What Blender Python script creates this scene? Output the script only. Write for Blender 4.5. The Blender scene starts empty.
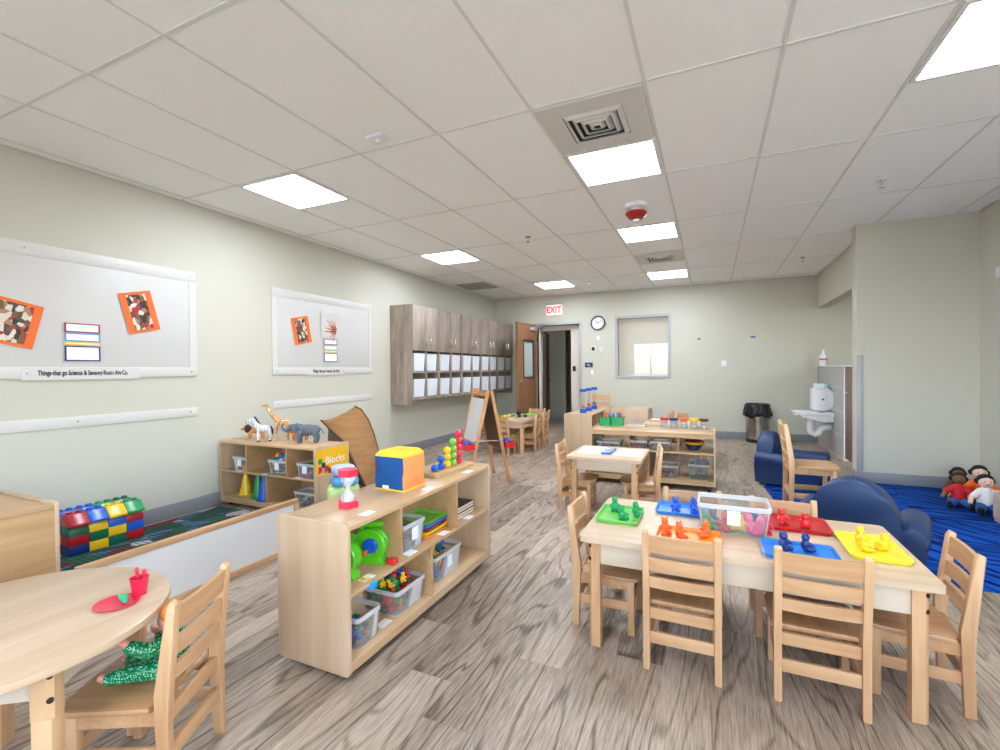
import bpy, bmesh, math, random
from mathutils import Vector, Matrix, Euler
random.seed(7)
PI = math.pi
sc = bpy.context.scene
col = sc.collection

# ------------------------------------------------------------------ helpers
def lin(c):
    return tuple(((v/255)/12.92 if v/255 <= .04045 else ((v/255+.055)/1.055)**2.4) for v in c)

class S:
    """collects shapes in one bmesh"""
    def __init__(s): s.bm = bmesh.new()
    def _m(s, b, M=None, mi=0):
        if M is not None: bmesh.ops.transform(b, matrix=M, verts=b.verts)
        for f in b.faces: f.material_index = mi
        t = bpy.data.meshes.new('t'); b.to_mesh(t); b.free(); s.bm.from_mesh(t); bpy.data.meshes.remove(t)
        return s
    def box(s, x0, x1, y0, y1, z0, z1, bev=0, seg=2, M=None, mi=0, edges=None):
        b = bmesh.new(); bmesh.ops.create_cube(b, size=1)
        for v in b.verts:
            v.co = Vector(((x0+x1)/2+v.co.x*(x1-x0), (y0+y1)/2+v.co.y*(y1-y0), (z0+z1)/2+v.co.z*(z1-z0)))
        if bev:
            es = b.edges[:]
            if edges is not None:
                es = [e for e in es if abs((e.verts[0].co-e.verts[1].co)[edges]) > 1e-6]
            bmesh.ops.bevel(b, geom=es, offset=bev, segments=seg, profile=.5, affect='EDGES')
        return s._m(b, M, mi)
    def cyl(s, p0, p1, r0, r1=None, n=16, mi=0, caps=True):
        p0, p1 = Vector(p0), Vector(p1); r1 = r0 if r1 is None else r1
        d = p1-p0; b = bmesh.new()
        bmesh.ops.create_cone(b, cap_ends=caps, segments=n, radius1=r0, radius2=r1, depth=d.length)
        M = Matrix.Translation((p0+p1)/2) @ d.to_track_quat('Z', 'Y').to_matrix().to_4x4()
        return s._m(b, M, mi)
    def lathe(s, prof, c=(0, 0, 0), n=24, M=None, mi=0, sx=1, sy=1):
        b = bmesh.new(); rows = []
        for r, z in prof:
            rows.append([b.verts.new((max(r, 1e-4)*math.cos(2*PI*k/n)*sx, max(r, 1e-4)*math.sin(2*PI*k/n)*sy, z)) for k in range(n)])
        for a, c2 in zip(rows, rows[1:]):
            for k in range(n):
                b.faces.new((a[k], a[(k+1) % n], c2[(k+1) % n], c2[k]))
        if prof[0][0] > 1e-3: b.faces.new(rows[0][::-1])
        if prof[-1][0] > 1e-3: b.faces.new(rows[-1])
        return s._m(b, Matrix.Translation(c) @ (M or Matrix()), mi)
    def ball(s, c, r, rot=None, sub=2, mi=0):
        if not hasattr(r, '__len__'): r = (r, r, r)
        b = bmesh.new(); bmesh.ops.create_icosphere(b, subdivisions=sub, radius=1)
        M = Matrix.Translation(c) @ (Euler(rot).to_matrix().to_4x4() if rot else Matrix()) @ Matrix.Diagonal((*r, 1))
        return s._m(b, M, mi)
    def prism(s, poly, ax, a, b_, bev=0, mi=0, M=None):
        """poly in the two other axes (in x,y,z order), extruded along axis ax from a to b_"""
        b = bmesh.new()
        def P(p, t):
            q = list(p); q.insert(ax, t); return q
        A = [b.verts.new(P(p, a)) for p in poly]; Bv = [b.verts.new(P(p, b_)) for p in poly]
        n = len(poly)
        for k in range(n): b.faces.new((A[k], A[(k+1) % n], Bv[(k+1) % n], Bv[k]))
        fa = b.faces.new(A[::-1]); fb = b.faces.new(Bv)
        if bev:
            es = set(fa.edges) | set(fb.edges)
            bmesh.ops.bevel(b, geom=list(es), offset=bev, segments=2, profile=.5, affect='EDGES')
        bmesh.ops.recalc_face_normals(b, faces=b.faces)
        return s._m(b, M, mi)
    def tube(s, pts, r, n=10, mi=0):
        pts = [Vector(p) for p in pts]; R = r if hasattr(r, '__len__') else [r]*len(pts)
        b = bmesh.new(); rows = []; up = None
        for i, p in enumerate(pts):
            d = (pts[min(i+1, len(pts)-1)]-pts[max(i-1, 0)]).normalized()
            if up is None: up = d.orthogonal().normalized()
            up = (up-d*up.dot(d)).normalized(); q = d.cross(up)
            rows.append([b.verts.new(p+(up*math.cos(2*PI*k/n)+q*math.sin(2*PI*k/n))*R[i]) for k in range(n)])
        for a, c in zip(rows, rows[1:]):
            for k in range(n): b.faces.new((a[k], a[(k+1) % n], c[(k+1) % n], c[k]))
        b.faces.new(rows[0][::-1]); b.faces.new(rows[-1])
        bmesh.ops.recalc_face_normals(b, faces=b.faces)
        return s._m(b, None, mi)
    def quad(s, pts, mi=0):
        b = bmesh.new(); b.faces.new([b.verts.new(p) for p in pts]); return s._m(b, None, mi)
    def limb(s, pts, rs):
        """organic chain for remeshing"""
        for (p, r), (p2, r2) in zip(zip(pts, rs), zip(pts[1:], rs[1:])):
            s.cyl(p, p2, r, r2, n=12)
        for p, r in zip(pts, rs): s.ball(p, r, sub=2)
        return s
    def obj(s, name, m, parent=None, loc=None, rot=None, ang=35, label=None):
        me = bpy.data.meshes.new(name); s.bm.to_mesh(me); s.bm.free()
        for x in (m if isinstance(m, (list, tuple)) else [m]): me.materials.append(x)
        me.shade_smooth(); me.set_sharp_from_angle(angle=math.radians(ang))
        o = bpy.data.objects.new(name, me); col.objects.link(o)
        if parent: o.parent = parent
        if loc: o.location = loc
        if rot: o.rotation_euler = rot
        if label: o['label'] = label
        return o

def bake(o):
    bpy.context.view_layer.update()
    dg = bpy.context.evaluated_depsgraph_get()
    me = bpy.data.meshes.new_from_object(o.evaluated_get(dg))
    o.modifiers.clear(); old = o.data; o.data = me; me.name = o.name
    me.shade_smooth()
    bpy.data.meshes.remove(old)
    return o
def remesh(o, vs, it=4):
    m = o.modifiers.new('r', 'REMESH'); m.mode = 'VOXEL'; m.voxel_size = vs
    m2 = o.modifiers.new('s', 'SMOOTH'); m2.iterations = it; m2.factor = .5
    return bake(o)

def tag(o, label, cat, group=None, kind=None):
    o['label'] = label; o['category'] = cat
    if group: o['group'] = group
    if kind: o['kind'] = kind
    return o
def thing(name, label, cat, loc=(0, 0, 0), rz=0, group=None):
    o = bpy.data.objects.new(name, None); col.objects.link(o); o.empty_display_size = .05
    o.location = loc; o.rotation_euler = (0, 0, rz)
    return tag(o, label, cat, group)
def struct(o):
    o['kind'] = 'structure'; return o
def dup(root, loc=None, rz=None, label=None, group=None, mats=None):
    r = root.copy(); col.objects.link(r)
    if loc is not None: r.location = loc
    if rz is not None: r.rotation_euler = rz if hasattr(rz, '__len__') else (0, 0, rz)
    if label: r['label'] = label
    if group: r['group'] = group
    for ch in list(root.children):
        c = ch.copy(); col.objects.link(c); c.parent = r
        for g in list(ch.children):
            d = g.copy(); col.objects.link(d); d.parent = c
    return r

# ------------------------------------------------------------------ materials
def newmat(name):
    m = bpy.data.materials.new(name); m.use_nodes = True
    nt = m.node_tree; return m, nt, nt.nodes, nt.links, nt.nodes['Principled BSDF']
def mat(name, c, rough=.5, metal=0, var=.06, sc_=6, bump=0, spec=.5, coat=0):
    m, nt, N, L, p = newmat(name)
    tc = N.new('ShaderNodeTexCoord'); no = N.new('ShaderNodeTexNoise'); no.inputs['Scale'].default_value = sc_
    no.inputs['Detail'].default_value = 4
    L.new(tc.outputs['Object'], no.inputs['Vector'])
    mx = N.new('ShaderNodeMix'); mx.data_type = 'RGBA'
    c1 = lin(c); mx.inputs['A'].default_value = (*[v*(1-var) for v in c1], 1); mx.inputs['B'].default_value = (*[min(1, v*(1+var)) for v in c1], 1)
    L.new(no.outputs['Fac'], mx.inputs['Factor']); L.new(mx.outputs['Result'], p.inputs['Base Color'])
    p.inputs['Roughness'].default_value = rough; p.inputs['Metallic'].default_value = metal
    p.inputs['Specular IOR Level'].default_value = spec
    if coat: p.inputs['Coat Weight'].default_value = coat; p.inputs['Coat Roughness'].default_value = .15
    if bump:
        b = N.new('ShaderNodeBump'); b.inputs['Strength'].default_value = bump; b.inputs['Distance'].default_value = .004
        n2 = N.new('ShaderNodeTexNoise'); n2.inputs['Scale'].default_value = 180
        L.new(tc.outputs['Object'], n2.inputs['Vector']); L.new(n2.outputs['Fac'], b.inputs['Height']); L.new(b.outputs['Normal'], p.inputs['Normal'])
    return m
def wood(name, ca, cb, axis=2, rough=.38, s=1.0, world=False):
    m, nt, N, L, p = newmat(name)
    tc = N.new('ShaderNodeTexCoord'); mp = N.new('ShaderNodeMapping')
    sc3 = [26*s]*3; sc3[axis] = 2.2*s; mp.inputs['Scale'].default_value = sc3
    L.new(tc.outputs['Object'], mp.inputs['Vector'])
    n1 = N.new('ShaderNodeTexNoise'); n1.inputs['Scale'].default_value = 1; n1.inputs['Detail'].default_value = 5; n1.inputs['Distortion'].default_value = .8
    L.new(mp.outputs['Vector'], n1.inputs['Vector'])
    mp2 = N.new('ShaderNodeMapping'); s2 = [5*s]*3; s2[axis] = .8*s; mp2.inputs['Scale'].default_value = s2
    L.new(tc.outputs['Object'], mp2.inputs['Vector'])
    n2 = N.new('ShaderNodeTexNoise'); n2.inputs['Scale'].default_value = 1; n2.inputs['Detail'].default_value = 2
    L.new(mp2.outputs['Vector'], n2.inputs['Vector'])
    ad = N.new('ShaderNodeMath'); ad.operation = 'ADD'; L.new(n1.outputs['Fac'], ad.inputs[0]); L.new(n2.outputs['Fac'], ad.inputs[1])
    r = N.new('ShaderNodeValToRGB'); r.color_ramp.elements[0].position = .72; r.color_ramp.elements[1].position = 1.28
    r.color_ramp.elements[0].position = .36*2 if False else .38; r.color_ramp.elements[1].position = .64
    ml = N.new('ShaderNodeMath'); ml.operation = 'MULTIPLY'; ml.inputs[1].default_value = .5; L.new(ad.outputs[0], ml.inputs[0])
    r.color_ramp.elements[0].color = (*lin(cb), 1); r.color_ramp.elements[1].color = (*lin(ca), 1)
    L.new(ml.outputs[0], r.inputs['Fac']); L.new(r.outputs['Color'], p.inputs['Base Color'])
    p.inputs['Roughness'].default_value = rough
    return m
def clear(name, tint=(240, 244, 246), fac=.2, rough=.2, bl=.12):
    m, nt, N, L, p = newmat(name)
    p.inputs['Base Color'].default_value = (*lin(tint), 1); p.inputs['Roughness'].default_value = rough
    t = N.new('ShaderNodeBsdfTransparent'); t.inputs['Color'].default_value = (*lin(tint), 1)
    fr = N.new('ShaderNodeLayerWeight'); fr.inputs['Blend'].default_value = bl
    ma = N.new('ShaderNodeMath'); ma.operation = 'ADD'; ma.inputs[1].default_value = fac; L.new(fr.outputs['Fresnel'], ma.inputs[0])
    mx = N.new('ShaderNodeMixShader'); L.new(ma.outputs[0], mx.inputs[0]); L.new(t.outputs[0], mx.inputs[1]); L.new(p.outputs[0], mx.inputs[2])
    L.new(mx.outputs[0], N['Material Output'].inputs['Surface'])
    return m
def emis(name, c, st):
    m, nt, N, L, p = newmat(name)
    p.inputs['Base Color'].default_value = (*lin(c), 1); p.inputs['Emission Color'].default_value = (*lin(c), 1); p.inputs['Emission Strength'].default_value = st
    return m

W_A, W_B = (218, 176, 132), (190, 143, 100)
wz = wood('maple_upright', W_A, W_B, 2); wx = wood('maple_across', W_A, W_B, 0); wy = wood('maple_deep', W_A, W_B, 1)
tabx = wood('maple_top_across', (216, 192, 164), (198, 168, 136), 0, .3, .7); taby = wood('maple_top_deep', (216, 192, 164), (198, 168, 136), 1, .3, .7)
seatm = wood('seat_wood', (202, 158, 114), (170, 124, 82), 1, .35)
plyx = wood('birch_ply', (210, 178, 138), (186, 148, 108), 0, .35, .6); plyz = wood('birch_end', (206, 180, 150), (188, 156, 122), 2, .4, .6)
plyin = wood('birch_inside', (204, 168, 124), (180, 140, 96), 0, .45, .6)
apronm = wood('pale_apron', (222, 206, 186), (204, 184, 158), 0, .4, .5)
greyz = wood('grey_laminate', (176, 160, 146), (128, 114, 104), 2, .5, 1.3)
greyin = mat('grey_laminate_plain', (120, 108, 98), .6)
doorw = wood('door_veneer', (150, 106, 72), (128, 86, 56), 2, .45, .7)
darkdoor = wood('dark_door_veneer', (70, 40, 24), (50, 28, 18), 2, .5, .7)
easelw = wood('easel_wood', (206, 152, 104), (180, 124, 78), 2, .4)
wallm = mat('wall_paint', (200, 197, 182), .75, var=.015, sc_=1.2, bump=.05)
whitew = mat('white_paint', (232, 232, 230), .5)
white = mat('white_plastic', (236, 236, 238), .35, var=.01)
railw = mat('rail_white', (212, 209, 204), .4, var=.01)
board_m = mat('board_white', (206, 203, 200), .4, var=.02)
paper = mat('paper_white', (240, 240, 244), .7, var=.02)
frame_g = mat('grey_metal_frame', (172, 172, 174), .45, var=.03)
jamb_m = mat('beige_jamb', (226, 212, 198), .6, var=.02)
base_g = mat('grey_vinyl_base', (136, 139, 144), .5, var=.04)
black = mat('black_plastic', (22, 22, 24), .4)
steel = mat('brushed_steel', (190, 184, 176), .25, metal=1, var=.1, sc_=20)
chrome = mat('chrome', (225, 225, 228), .15, metal=1)
navy = mat('navy_vinyl', (16, 48, 92), .45, var=.15, sc_=9, bump=.15)
COL = {}
def P(n, c=None, rough=.32):
    if n not in COL: COL[n] = mat(n+'_plastic', c, rough, var=.05, coat=.2)
    return COL[n]
for n, c in dict(red=(214, 34, 40), green=(0, 150, 80), blue=(16, 92, 200), yellow=(246, 200, 20), orange=(246, 104, 30), lime=(110, 190, 60),
                 purple=(120, 60, 160), pink=(232, 80, 140), teal=(0, 150, 150), dkblue=(20, 50, 120), brown=(96, 52, 32), coral=(228, 36, 74),
                 skyblue=(80, 160, 220), dkgreen=(10, 100, 66), dkred=(170, 20, 34), lightblue=(180, 200, 235), palegreen=(190, 220, 140), traygreen=(108, 196, 84),
                 trayblue=(40, 132, 226), trayorange=(250, 146, 28), trayred=(186, 28, 34), trayyellow=(242, 224, 52)).items(): P(n, c)
P('trayred'); clr = clear('clear_plastic', (244, 244, 242), fac=.09, rough=.15)
clrim = clear('tub_rim_plastic', (242, 243, 243), .45, .3, .2); clr2 = clear('frosted_plastic', (240, 241, 241), .13, .3); acry = clear('acrylic_sheet', (248, 248, 246), .0, .05, .06)

def floor_mat():
    m, nt, N, L, p = newmat('vinyl_planks')
    tc = N.new('ShaderNodeTexCoord'); sp = N.new('ShaderNodeSeparateXYZ'); L.new(tc.outputs['Object'], sp.inputs[0])
    def M(op, a, b=None, c=None):
        n = N.new('ShaderNodeMath'); n.operation = op
        for i, v in enumerate((a, b, c)):
            if v is None: continue
            if isinstance(v, (int, float)): n.inputs[i].default_value = v
            else: L.new(v, n.inputs[i])
        return n.outputs[0]
    W, LL = .182, 1.22
    rx = M('DIVIDE', sp.outputs['X'], W); row = M('FLOOR', rx)
    wn = N.new('ShaderNodeTexWhiteNoise'); wn.noise_dimensions = '1D'; L.new(row, wn.inputs['W'])
    ry = M('ADD', M('DIVIDE', sp.outputs['Y'], LL), M('MULTIPLY', wn.outputs['Value'], 5.3)); idx = M('FLOOR', ry)
    cb = N.new('ShaderNodeCombineXYZ'); L.new(row, cb.inputs[0]); L.new(idx, cb.inputs[1])
    wn2 = N.new('ShaderNodeTexWhiteNoise'); wn2.noise_dimensions = '3D'; L.new(cb.outputs[0], wn2.inputs['Vector'])
    # grain coords, shifted per plank
    off = M('MULTIPLY', wn2.outputs['Value'], 37.)
    gx = M('ADD', M('MULTIPLY', sp.outputs['X'], 1.), off); gy = M('ADD', M('MULTIPLY', sp.outputs['Y'], .13), off)
    cg = N.new('ShaderNodeCombineXYZ'); L.new(gx, cg.inputs[0]); L.new(gy, cg.inputs[1]); L.new(off, cg.inputs[2])
    # cathedral field: contour lines of a smooth noise
    nz = N.new('ShaderNodeTexNoise'); nz.inputs['Scale'].default_value = 4.2; nz.inputs['Detail'].default_value = 1.5; nz.inputs['Distortion'].default_value = .35
    L.new(cg.outputs[0], nz.inputs['Vector'])
    band = M('SINE', M('MULTIPLY', nz.outputs['Fac'], 78.))
    band = M('MULTIPLY_ADD', band, .5, .5); line = M('POWER', band, 7.)
    fine = N.new('ShaderNodeTexNoise'); fine.inputs['Scale'].default_value = 60; fine.inputs['Detail'].default_value = 6; fine.inputs['Roughness'].default_value = .7
    cf = N.new('ShaderNodeCombineXYZ'); L.new(M('MULTIPLY', sp.outputs['X'], 3.2), cf.inputs[0]); L.new(M('MULTIPLY', sp.outputs['Y'], .14), cf.inputs[1]); L.new(off, cf.inputs[2])
    L.new(cf.outputs[0], fine.inputs['Vector'])
    big = N.new('ShaderNodeTexNoise'); big.inputs['Scale'].default_value = 2.6; big.inputs['Detail'].default_value = 3; L.new(cg.outputs[0], big.inputs['Vector'])
    knot = N.new('ShaderNodeTexVoronoi'); knot.inputs['Scale'].default_value = 3.4; L.new(cg.outputs[0], knot.inputs['Vector'])
    kn = M('SMOOTH_MIN', M('MULTIPLY', knot.outputs['Distance'], 9.), 1., .2)
    v = M('ADD', M('MULTIPLY', band, .05), M('MULTIPLY', fine.outputs['Fac'], .74)); v = M('SUBTRACT', v, M('MULTIPLY', line, .17))
    v = M('ADD', v, M('MULTIPLY', big.outputs['Fac'], .5))
    v = M('ADD', v, M('MULTIPLY', wn2.outputs['Value'], .06))
    v = M('ADD', v, M('MULTIPLY', kn, .18))
    r = N.new('ShaderNodeValToRGB'); e = r.color_ramp.elements
    e[0].position = .49; e[0].color = (*lin((90, 75, 62)), 1); e[1].position = .84; e[1].color = (*lin((212, 197, 179)), 1)
    k = e.new(.65); k.color = (*lin((170, 152, 134)), 1)
    L.new(M('MULTIPLY', v, .74), r.inputs['Fac'])
    fx = M('ABSOLUTE', M('SUBTRACT', M('FRACT', rx), .5)); fy = M('ABSOLUTE', M('SUBTRACT', M('FRACT', ry), .5))
    seam = M('MAXIMUM', M('GREATER_THAN', fx, .4925), M('GREATER_THAN', fy, .4988))
    mx = N.new('ShaderNodeMix'); mx.data_type = 'RGBA'; L.new(M('MULTIPLY', seam, .25), mx.inputs['Factor']); L.new(r.outputs['Color'], mx.inputs['A']); mx.inputs['B'].default_value = (*lin((70, 58, 50)), 1)
    L.new(mx.outputs['Result'], p.inputs['Base Color']); p.inputs['Roughness'].default_value = .42
    b = N.new('ShaderNodeBump'); b.inputs['Strength'].default_value = .12; b.inputs['Distance'].default_value = .002
    L.new(v, b.inputs['Height']); L.new(b.outputs['Normal'], p.inputs['Normal'])
    return m

def carpet_mat():
    m, nt, N, L, p = newmat('blue_carpet')
    tc = N.new('ShaderNodeTexCoord')
    def stripes(rot, sc):
        m0 = N.new('ShaderNodeMapping'); m0.inputs['Rotation'].default_value = (0, 0, rot); L.new(tc.outputs['Object'], m0.inputs['Vector']); mp = N.new('ShaderNodeMapping'); mp.inputs['Scale'].default_value = (1.6, sc, 1); L.new(m0.outputs['Vector'], mp.inputs['Vector'])
        n = N.new('ShaderNodeTexNoise'); n.inputs['Scale'].default_value = 1; n.inputs['Detail'].default_value = 2; L.new(mp.outputs['Vector'], n.inputs['Vector'])
        r = N.new('ShaderNodeValToRGB'); r.color_ramp.elements[0].position = .44; r.color_ramp.elements[1].position = .56; L.new(n.outputs['Fac'], r.inputs['Fac']); return r.outputs['Color']
    a = stripes(.1, 24); b = stripes(.9, 24)
    ch = N.new('ShaderNodeTexChecker'); ch.inputs['Scale'].default_value = 2.; mp = N.new('ShaderNodeMapping'); mp.inputs['Rotation'].default_value = (0, 0, .12); mp.inputs['Location'].default_value = (.1, .2, .25)
    L.new(tc.outputs['Object'], mp.inputs['Vector']); L.new(mp.outputs['Vector'], ch.inputs['Vector'])
    mx = N.new('ShaderNodeMix'); mx.data_type = 'RGBA'; L.new(ch.outputs['Fac'], mx.inputs['Factor']); L.new(a, mx.inputs['A']); L.new(b, mx.inputs['B'])
    c = N.new('ShaderNodeMix'); c.data_type = 'RGBA'; L.new(mx.outputs['Result'], c.inputs['Factor']); c.inputs['A'].default_value = (*lin((4, 26, 84)), 1); c.inputs['B'].default_value = (*lin((20, 80, 172)), 1)
    L.new(c.outputs['Result'], p.inputs['Base Color']); p.inputs['Roughness'].default_value = .95; p.inputs['Specular IOR Level'].default_value = .1
    n2 = N.new('ShaderNodeTexNoise'); n2.inputs['Scale'].default_value = 300; L.new(tc.outputs['Object'], n2.inputs['Vector'])
    bp = N.new('ShaderNodeBump'); bp.inputs['Strength'].default_value = .5; bp.inputs['Distance'].default_value = .004; L.new(n2.outputs['Fac'], bp.inputs['Height']); L.new(bp.outputs['Normal'], p.inputs['Normal'])
    return m

def ceil_mat():
    m = mat('ceiling_tile', (251, 251, 249), .85, var=.03, sc_=30, bump=.25); return m

def vor_mat(name, base, spots, scale=30, lo=.08, hi=.12, feat='DISTANCE_TO_EDGE', rough=.45):
    m, nt, N, L, p = newmat(name)
    tc = N.new('ShaderNodeTexCoord'); v = N.new('ShaderNodeTexVoronoi'); v.feature = feat; v.inputs['Scale'].default_value = scale; L.new(tc.outputs['Object'], v.inputs['Vector'])
    r = N.new('ShaderNodeValToRGB'); r.color_ramp.elements[0].position = lo; r.color_ramp.elements[1].position = hi
    r.color_ramp.elements[0].color = (*lin(base), 1); r.color_ramp.elements[1].color = (*lin(spots), 1)
    L.new(v.outputs['Distance'], r.inputs['Fac']); L.new(r.outputs['Color'], p.inputs['Base Color']); p.inputs['Roughness'].default_value = rough
    return m
def wave_mat(name, c1, c2, scale, dist=4, direction='X', lo=.45, hi=.55):
    m, nt, N, L, p = newmat(name)
    tc = N.new('ShaderNodeTexCoord'); v = N.new('ShaderNodeTexWave'); v.bands_direction = direction; v.inputs['Scale'].default_value = scale; v.inputs['Distortion'].default_value = dist; L.new(tc.outputs['Object'], v.inputs['Vector'])
    r = N.new('ShaderNodeValToRGB'); r.color_ramp.elements[0].position = lo; r.color_ramp.elements[1].position = hi
    r.color_ramp.elements[0].color = (*lin(c1), 1); r.color_ramp.elements[1].color = (*lin(c2), 1)
    L.new(v.outputs['Fac'], r.inputs['Fac']); L.new(r.outputs['Color'], p.inputs['Base Color']); p.inputs['Roughness'].default_value = .5
    return m
def picture_mat(name, cols, scale=14, stretch=(1, 1, 1)):
    """a small abstract snapshot: patches of several colours"""
    m, nt, N, L, p = newmat(name)
    tc = N.new('ShaderNodeTexCoord'); mp = N.new('ShaderNodeMapping'); mp.inputs['Scale'].default_value = stretch; L.new(tc.outputs['Object'], mp.inputs['Vector'])
    v = N.new('ShaderNodeTexVoronoi'); v.inputs['Scale'].default_value = scale; L.new(mp.outputs['Vector'], v.inputs['Vector'])
    sp = N.new('ShaderNodeSeparateColor'); L.new(v.outputs['Color'], sp.inputs[0])
    r = N.new('ShaderNodeValToRGB'); r.color_ramp.interpolation = 'CONSTANT'; e = r.color_ramp.elements
    while len(e) < len(cols): e.new(.5)
    for i, c in enumerate(cols): e[i].position = i/len(cols); e[i].color = (*lin(c), 1)
    L.new(sp.outputs[0], r.inputs['Fac']); L.new(r.outputs['Color'], p.inputs['Base Color']); p.inputs['Roughness'].default_value = .4
    return m

# ------------------------------------------------------------------ the room
XL, XR, YB, YF, H = -4.06, 2.31, 8.755, -2.2, 2.648
XA, YM, XM = 1.526, 5.876, 1.361
fl = struct(S().box(XL-.15, 4.2, YF-.15, 11.6, -.05, 0).obj('floor', floor_mat()))
tile_m = ceil_mat()
struct(S().box(XL-.1, 4.2, YF-.1, YB+.05, H, H+.05).obj('ceiling', tile_m))
def wall(name, m, *boxes):
    s = S()
    for b in boxes: s.box(*b)
    return struct(s.obj(name, m))
wall('wall_left', wallm, (XL-.12, XL, YF-.1, YB+.12, 0, H))
# back wall with door opening and interior window
DX0, DX1, DZ = -3.17, -2.30, 2.06
WX0, WX1, WZ0, WZ1 = -1.624, -.652, 1.02, 2.165
wall('wall_back', wallm, (XL, DX0, YB, YB+.12, 0, H), (DX0, DX1, YB, YB+.12, DZ, H), (DX1, WX0, YB, YB+.12, 0, H),
     (WX0, WX1, YB, YB+.12, 0, WZ0), (WX0, WX1, YB, YB+.12, WZ1, H), (WX1, 4.2, YB, YB+.12, 0, H))
wall('wall_nook', wallm, (XM, XR+.1, YM, YM+.16, 0, H))
wall('wall_nook_side', wallm, (3.4, 3.5, YM, YB, 0, H))
wall('wall_bulkhead', wallm, (XA, XA+.14, YM+.161, YB-.001, 2.12, H-.001))
# right wall; its unseen window behind the camera is added for more daylight
wall('wall_right', wallm, (XR, XR+.12, YF, YM-.001, 0, .8), (XR, XR+.12, YF, YM-.001, 2.3, H), (XR, XR+.12, 1.1, YM-.001, .8, 2.3), (XR, XR+.12, YF, -1.9, .8, 2.3))
# near wall with windows (outdoor view is reflected in the inner window)
NW = [(-2.95, -1.55), (-1.15, .35), (.65, 2.15)]
bx = [(XL, XR, YF-.12, YF, 0, .8), (XL, XR, YF-.12, YF, 2.25, H)]; xs = [XL]+[v for a in NW for v in a]+[XR]
for i in range(0, len(xs), 2): bx.append((xs[i], xs[i+1], YF-.12, YF, .8, 2.25))
wall('wall_near', wallm, *bx)
glassm = clear('window_glass', (250, 252, 252), .0, .02)
wn = 2
for a, b in NW:
    f = struct(S().box(a, a+.05, YF-.1, YF-.02, .8, 2.25).box(b-.05, b, YF-.1, YF-.02, .8, 2.25).box(a+.05, b-.05, YF-.1, YF-.02, .8, .85).box(a+.05, b-.05, YF-.1, YF-.02, 2.2, 2.25).box((a+b)/2-.025, (a+b)/2+.025, YF-.1, YF-.02, .85, 2.2).obj('window_%d' % wn, frame_g)); wn += 1
f = struct(S().box(XR+.02, XR+.1, -1.9, -1.85, .8, 2.3).box(XR+.02, XR+.1, 1.05, 1.1, .8, 2.3).box(XR+.02, XR+.1, -.43, -.37, .85, 2.25).box(XR+.02, XR+.1, -1.85, 1.05, .8, .85).box(XR+.02, XR+.1, -1.85, 1.05, 2.25, 2.3).obj('window_%d' % wn, frame_g))  # frame of the added right wall window
# baseboards
def basebd(n, *b):
    s = S()
    for q in b: s.box(*q, bev=.003)
    struct(s.obj('baseboard_'+n, base_g))
basebd('left', (XL, XL+.012, YF, YB, 0, .115))
basebd('back', (DX1+.06, XA, YB-.012, YB, 0, .115), (XL, DX0-.06, YB-.012, YB, 0, .115))
basebd('nook', (XM-.012, XR, YM-.012, YM, 0, .115), (XM-.012, XM, YM, YM+.16, 0, .115))
basebd('right', (XR-.012, XR, YF, YM-.012, 0, .115))
# ceiling grid
X5, Y2, T = -.9136, 3.681, .61
s = S()
barm = mat('ceiling_bar', (222, 222, 219), .5, var=.02)
i = -5
while X5+i*T < 4.1:
    x = X5+i*T; s.box(x-.008, x+.008, YF, YB, H-.005, H+.002); i += 1
j = -5
while Y2+j*1.22 < YB:
    y = Y2+j*1.22
    if y > YF: s.box(XL, 4.1, y-.008, y+.008, H-.0045, H+.002)
    j += 1
s.box(XL, XL+.02, YF, YB, H-.008, H).box(XL, 4.1, YB-.02, YB, H-.008, H).box(XM, XR, YM-.02, YM, H-.008, H).box(XR-.02, XR, YF, YM, H-.008, H).box(XM-.02, XM, YM-.02, YM+.161, H-.008, H).box(XA-.02, XA, YM+.16, YB, H-.008, H)
struct(s.obj('trim_1', barm))
# corner guard strips at the nook
struct(S().box(XM-.001, XM+.055, YM-.006, YM+.001, .116, 1.31, bev=.002).obj('trim_2', mat('grey_corner_guard', (170, 170, 172), .4)))

# ceiling lights
glow = emis('light_diffuser', (232, 242, 255), 21)
def light_at(x0, y0, lbl):
    t = thing('ceiling_light', lbl, 'ceiling light', (x0+T/2, y0+T/2, H-.001), 0, 'square ceiling lights')
    h = T/2-.012; s = S()
    for a in ((-h, h, -h, -h+.022), (-h, h, h-.022, h), (-h, -h+.022, -h+.022, h-.022), (h-.022, h, -h+.022, h-.022)): s.box(*a, -.009, .0)
    s.obj('light_frame', whitew, t)
    S().box(-h+.022, h-.022, -h+.022, h-.022, -.006, -.001).obj('light_diffuser', glow, t)
C = lambda k: X5+(k-5)*T
light_at(C(5), Y2-T, 'square ceiling light next to the large air vent')
light_at(C(5), Y2+1.22, 'square ceiling light just beyond the red smoke strobe')
light_at(C(5), Y2+3.66, 'square ceiling light beyond the small air vent, nearest the back wall')
light_at(C(1), Y2-1.22, 'square ceiling light above the animal shelf, nearest of the left row')
light_at(C(1), Y2+1.22, 'square ceiling light in the left row, middle one')
light_at(C(2), Y2+3.68, 'square ceiling light above the open door')
light_at(C(8), Y2-1.22, 'large bright ceiling light cut by the top right corner of the photo')
for k, yy, l in ((5, -1.0, 'added out of view behind the camera in the vent row'),):
    light_at(C(k), yy, 'square ceiling light '+l)  # unseen panel, added to even out the room light
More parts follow.
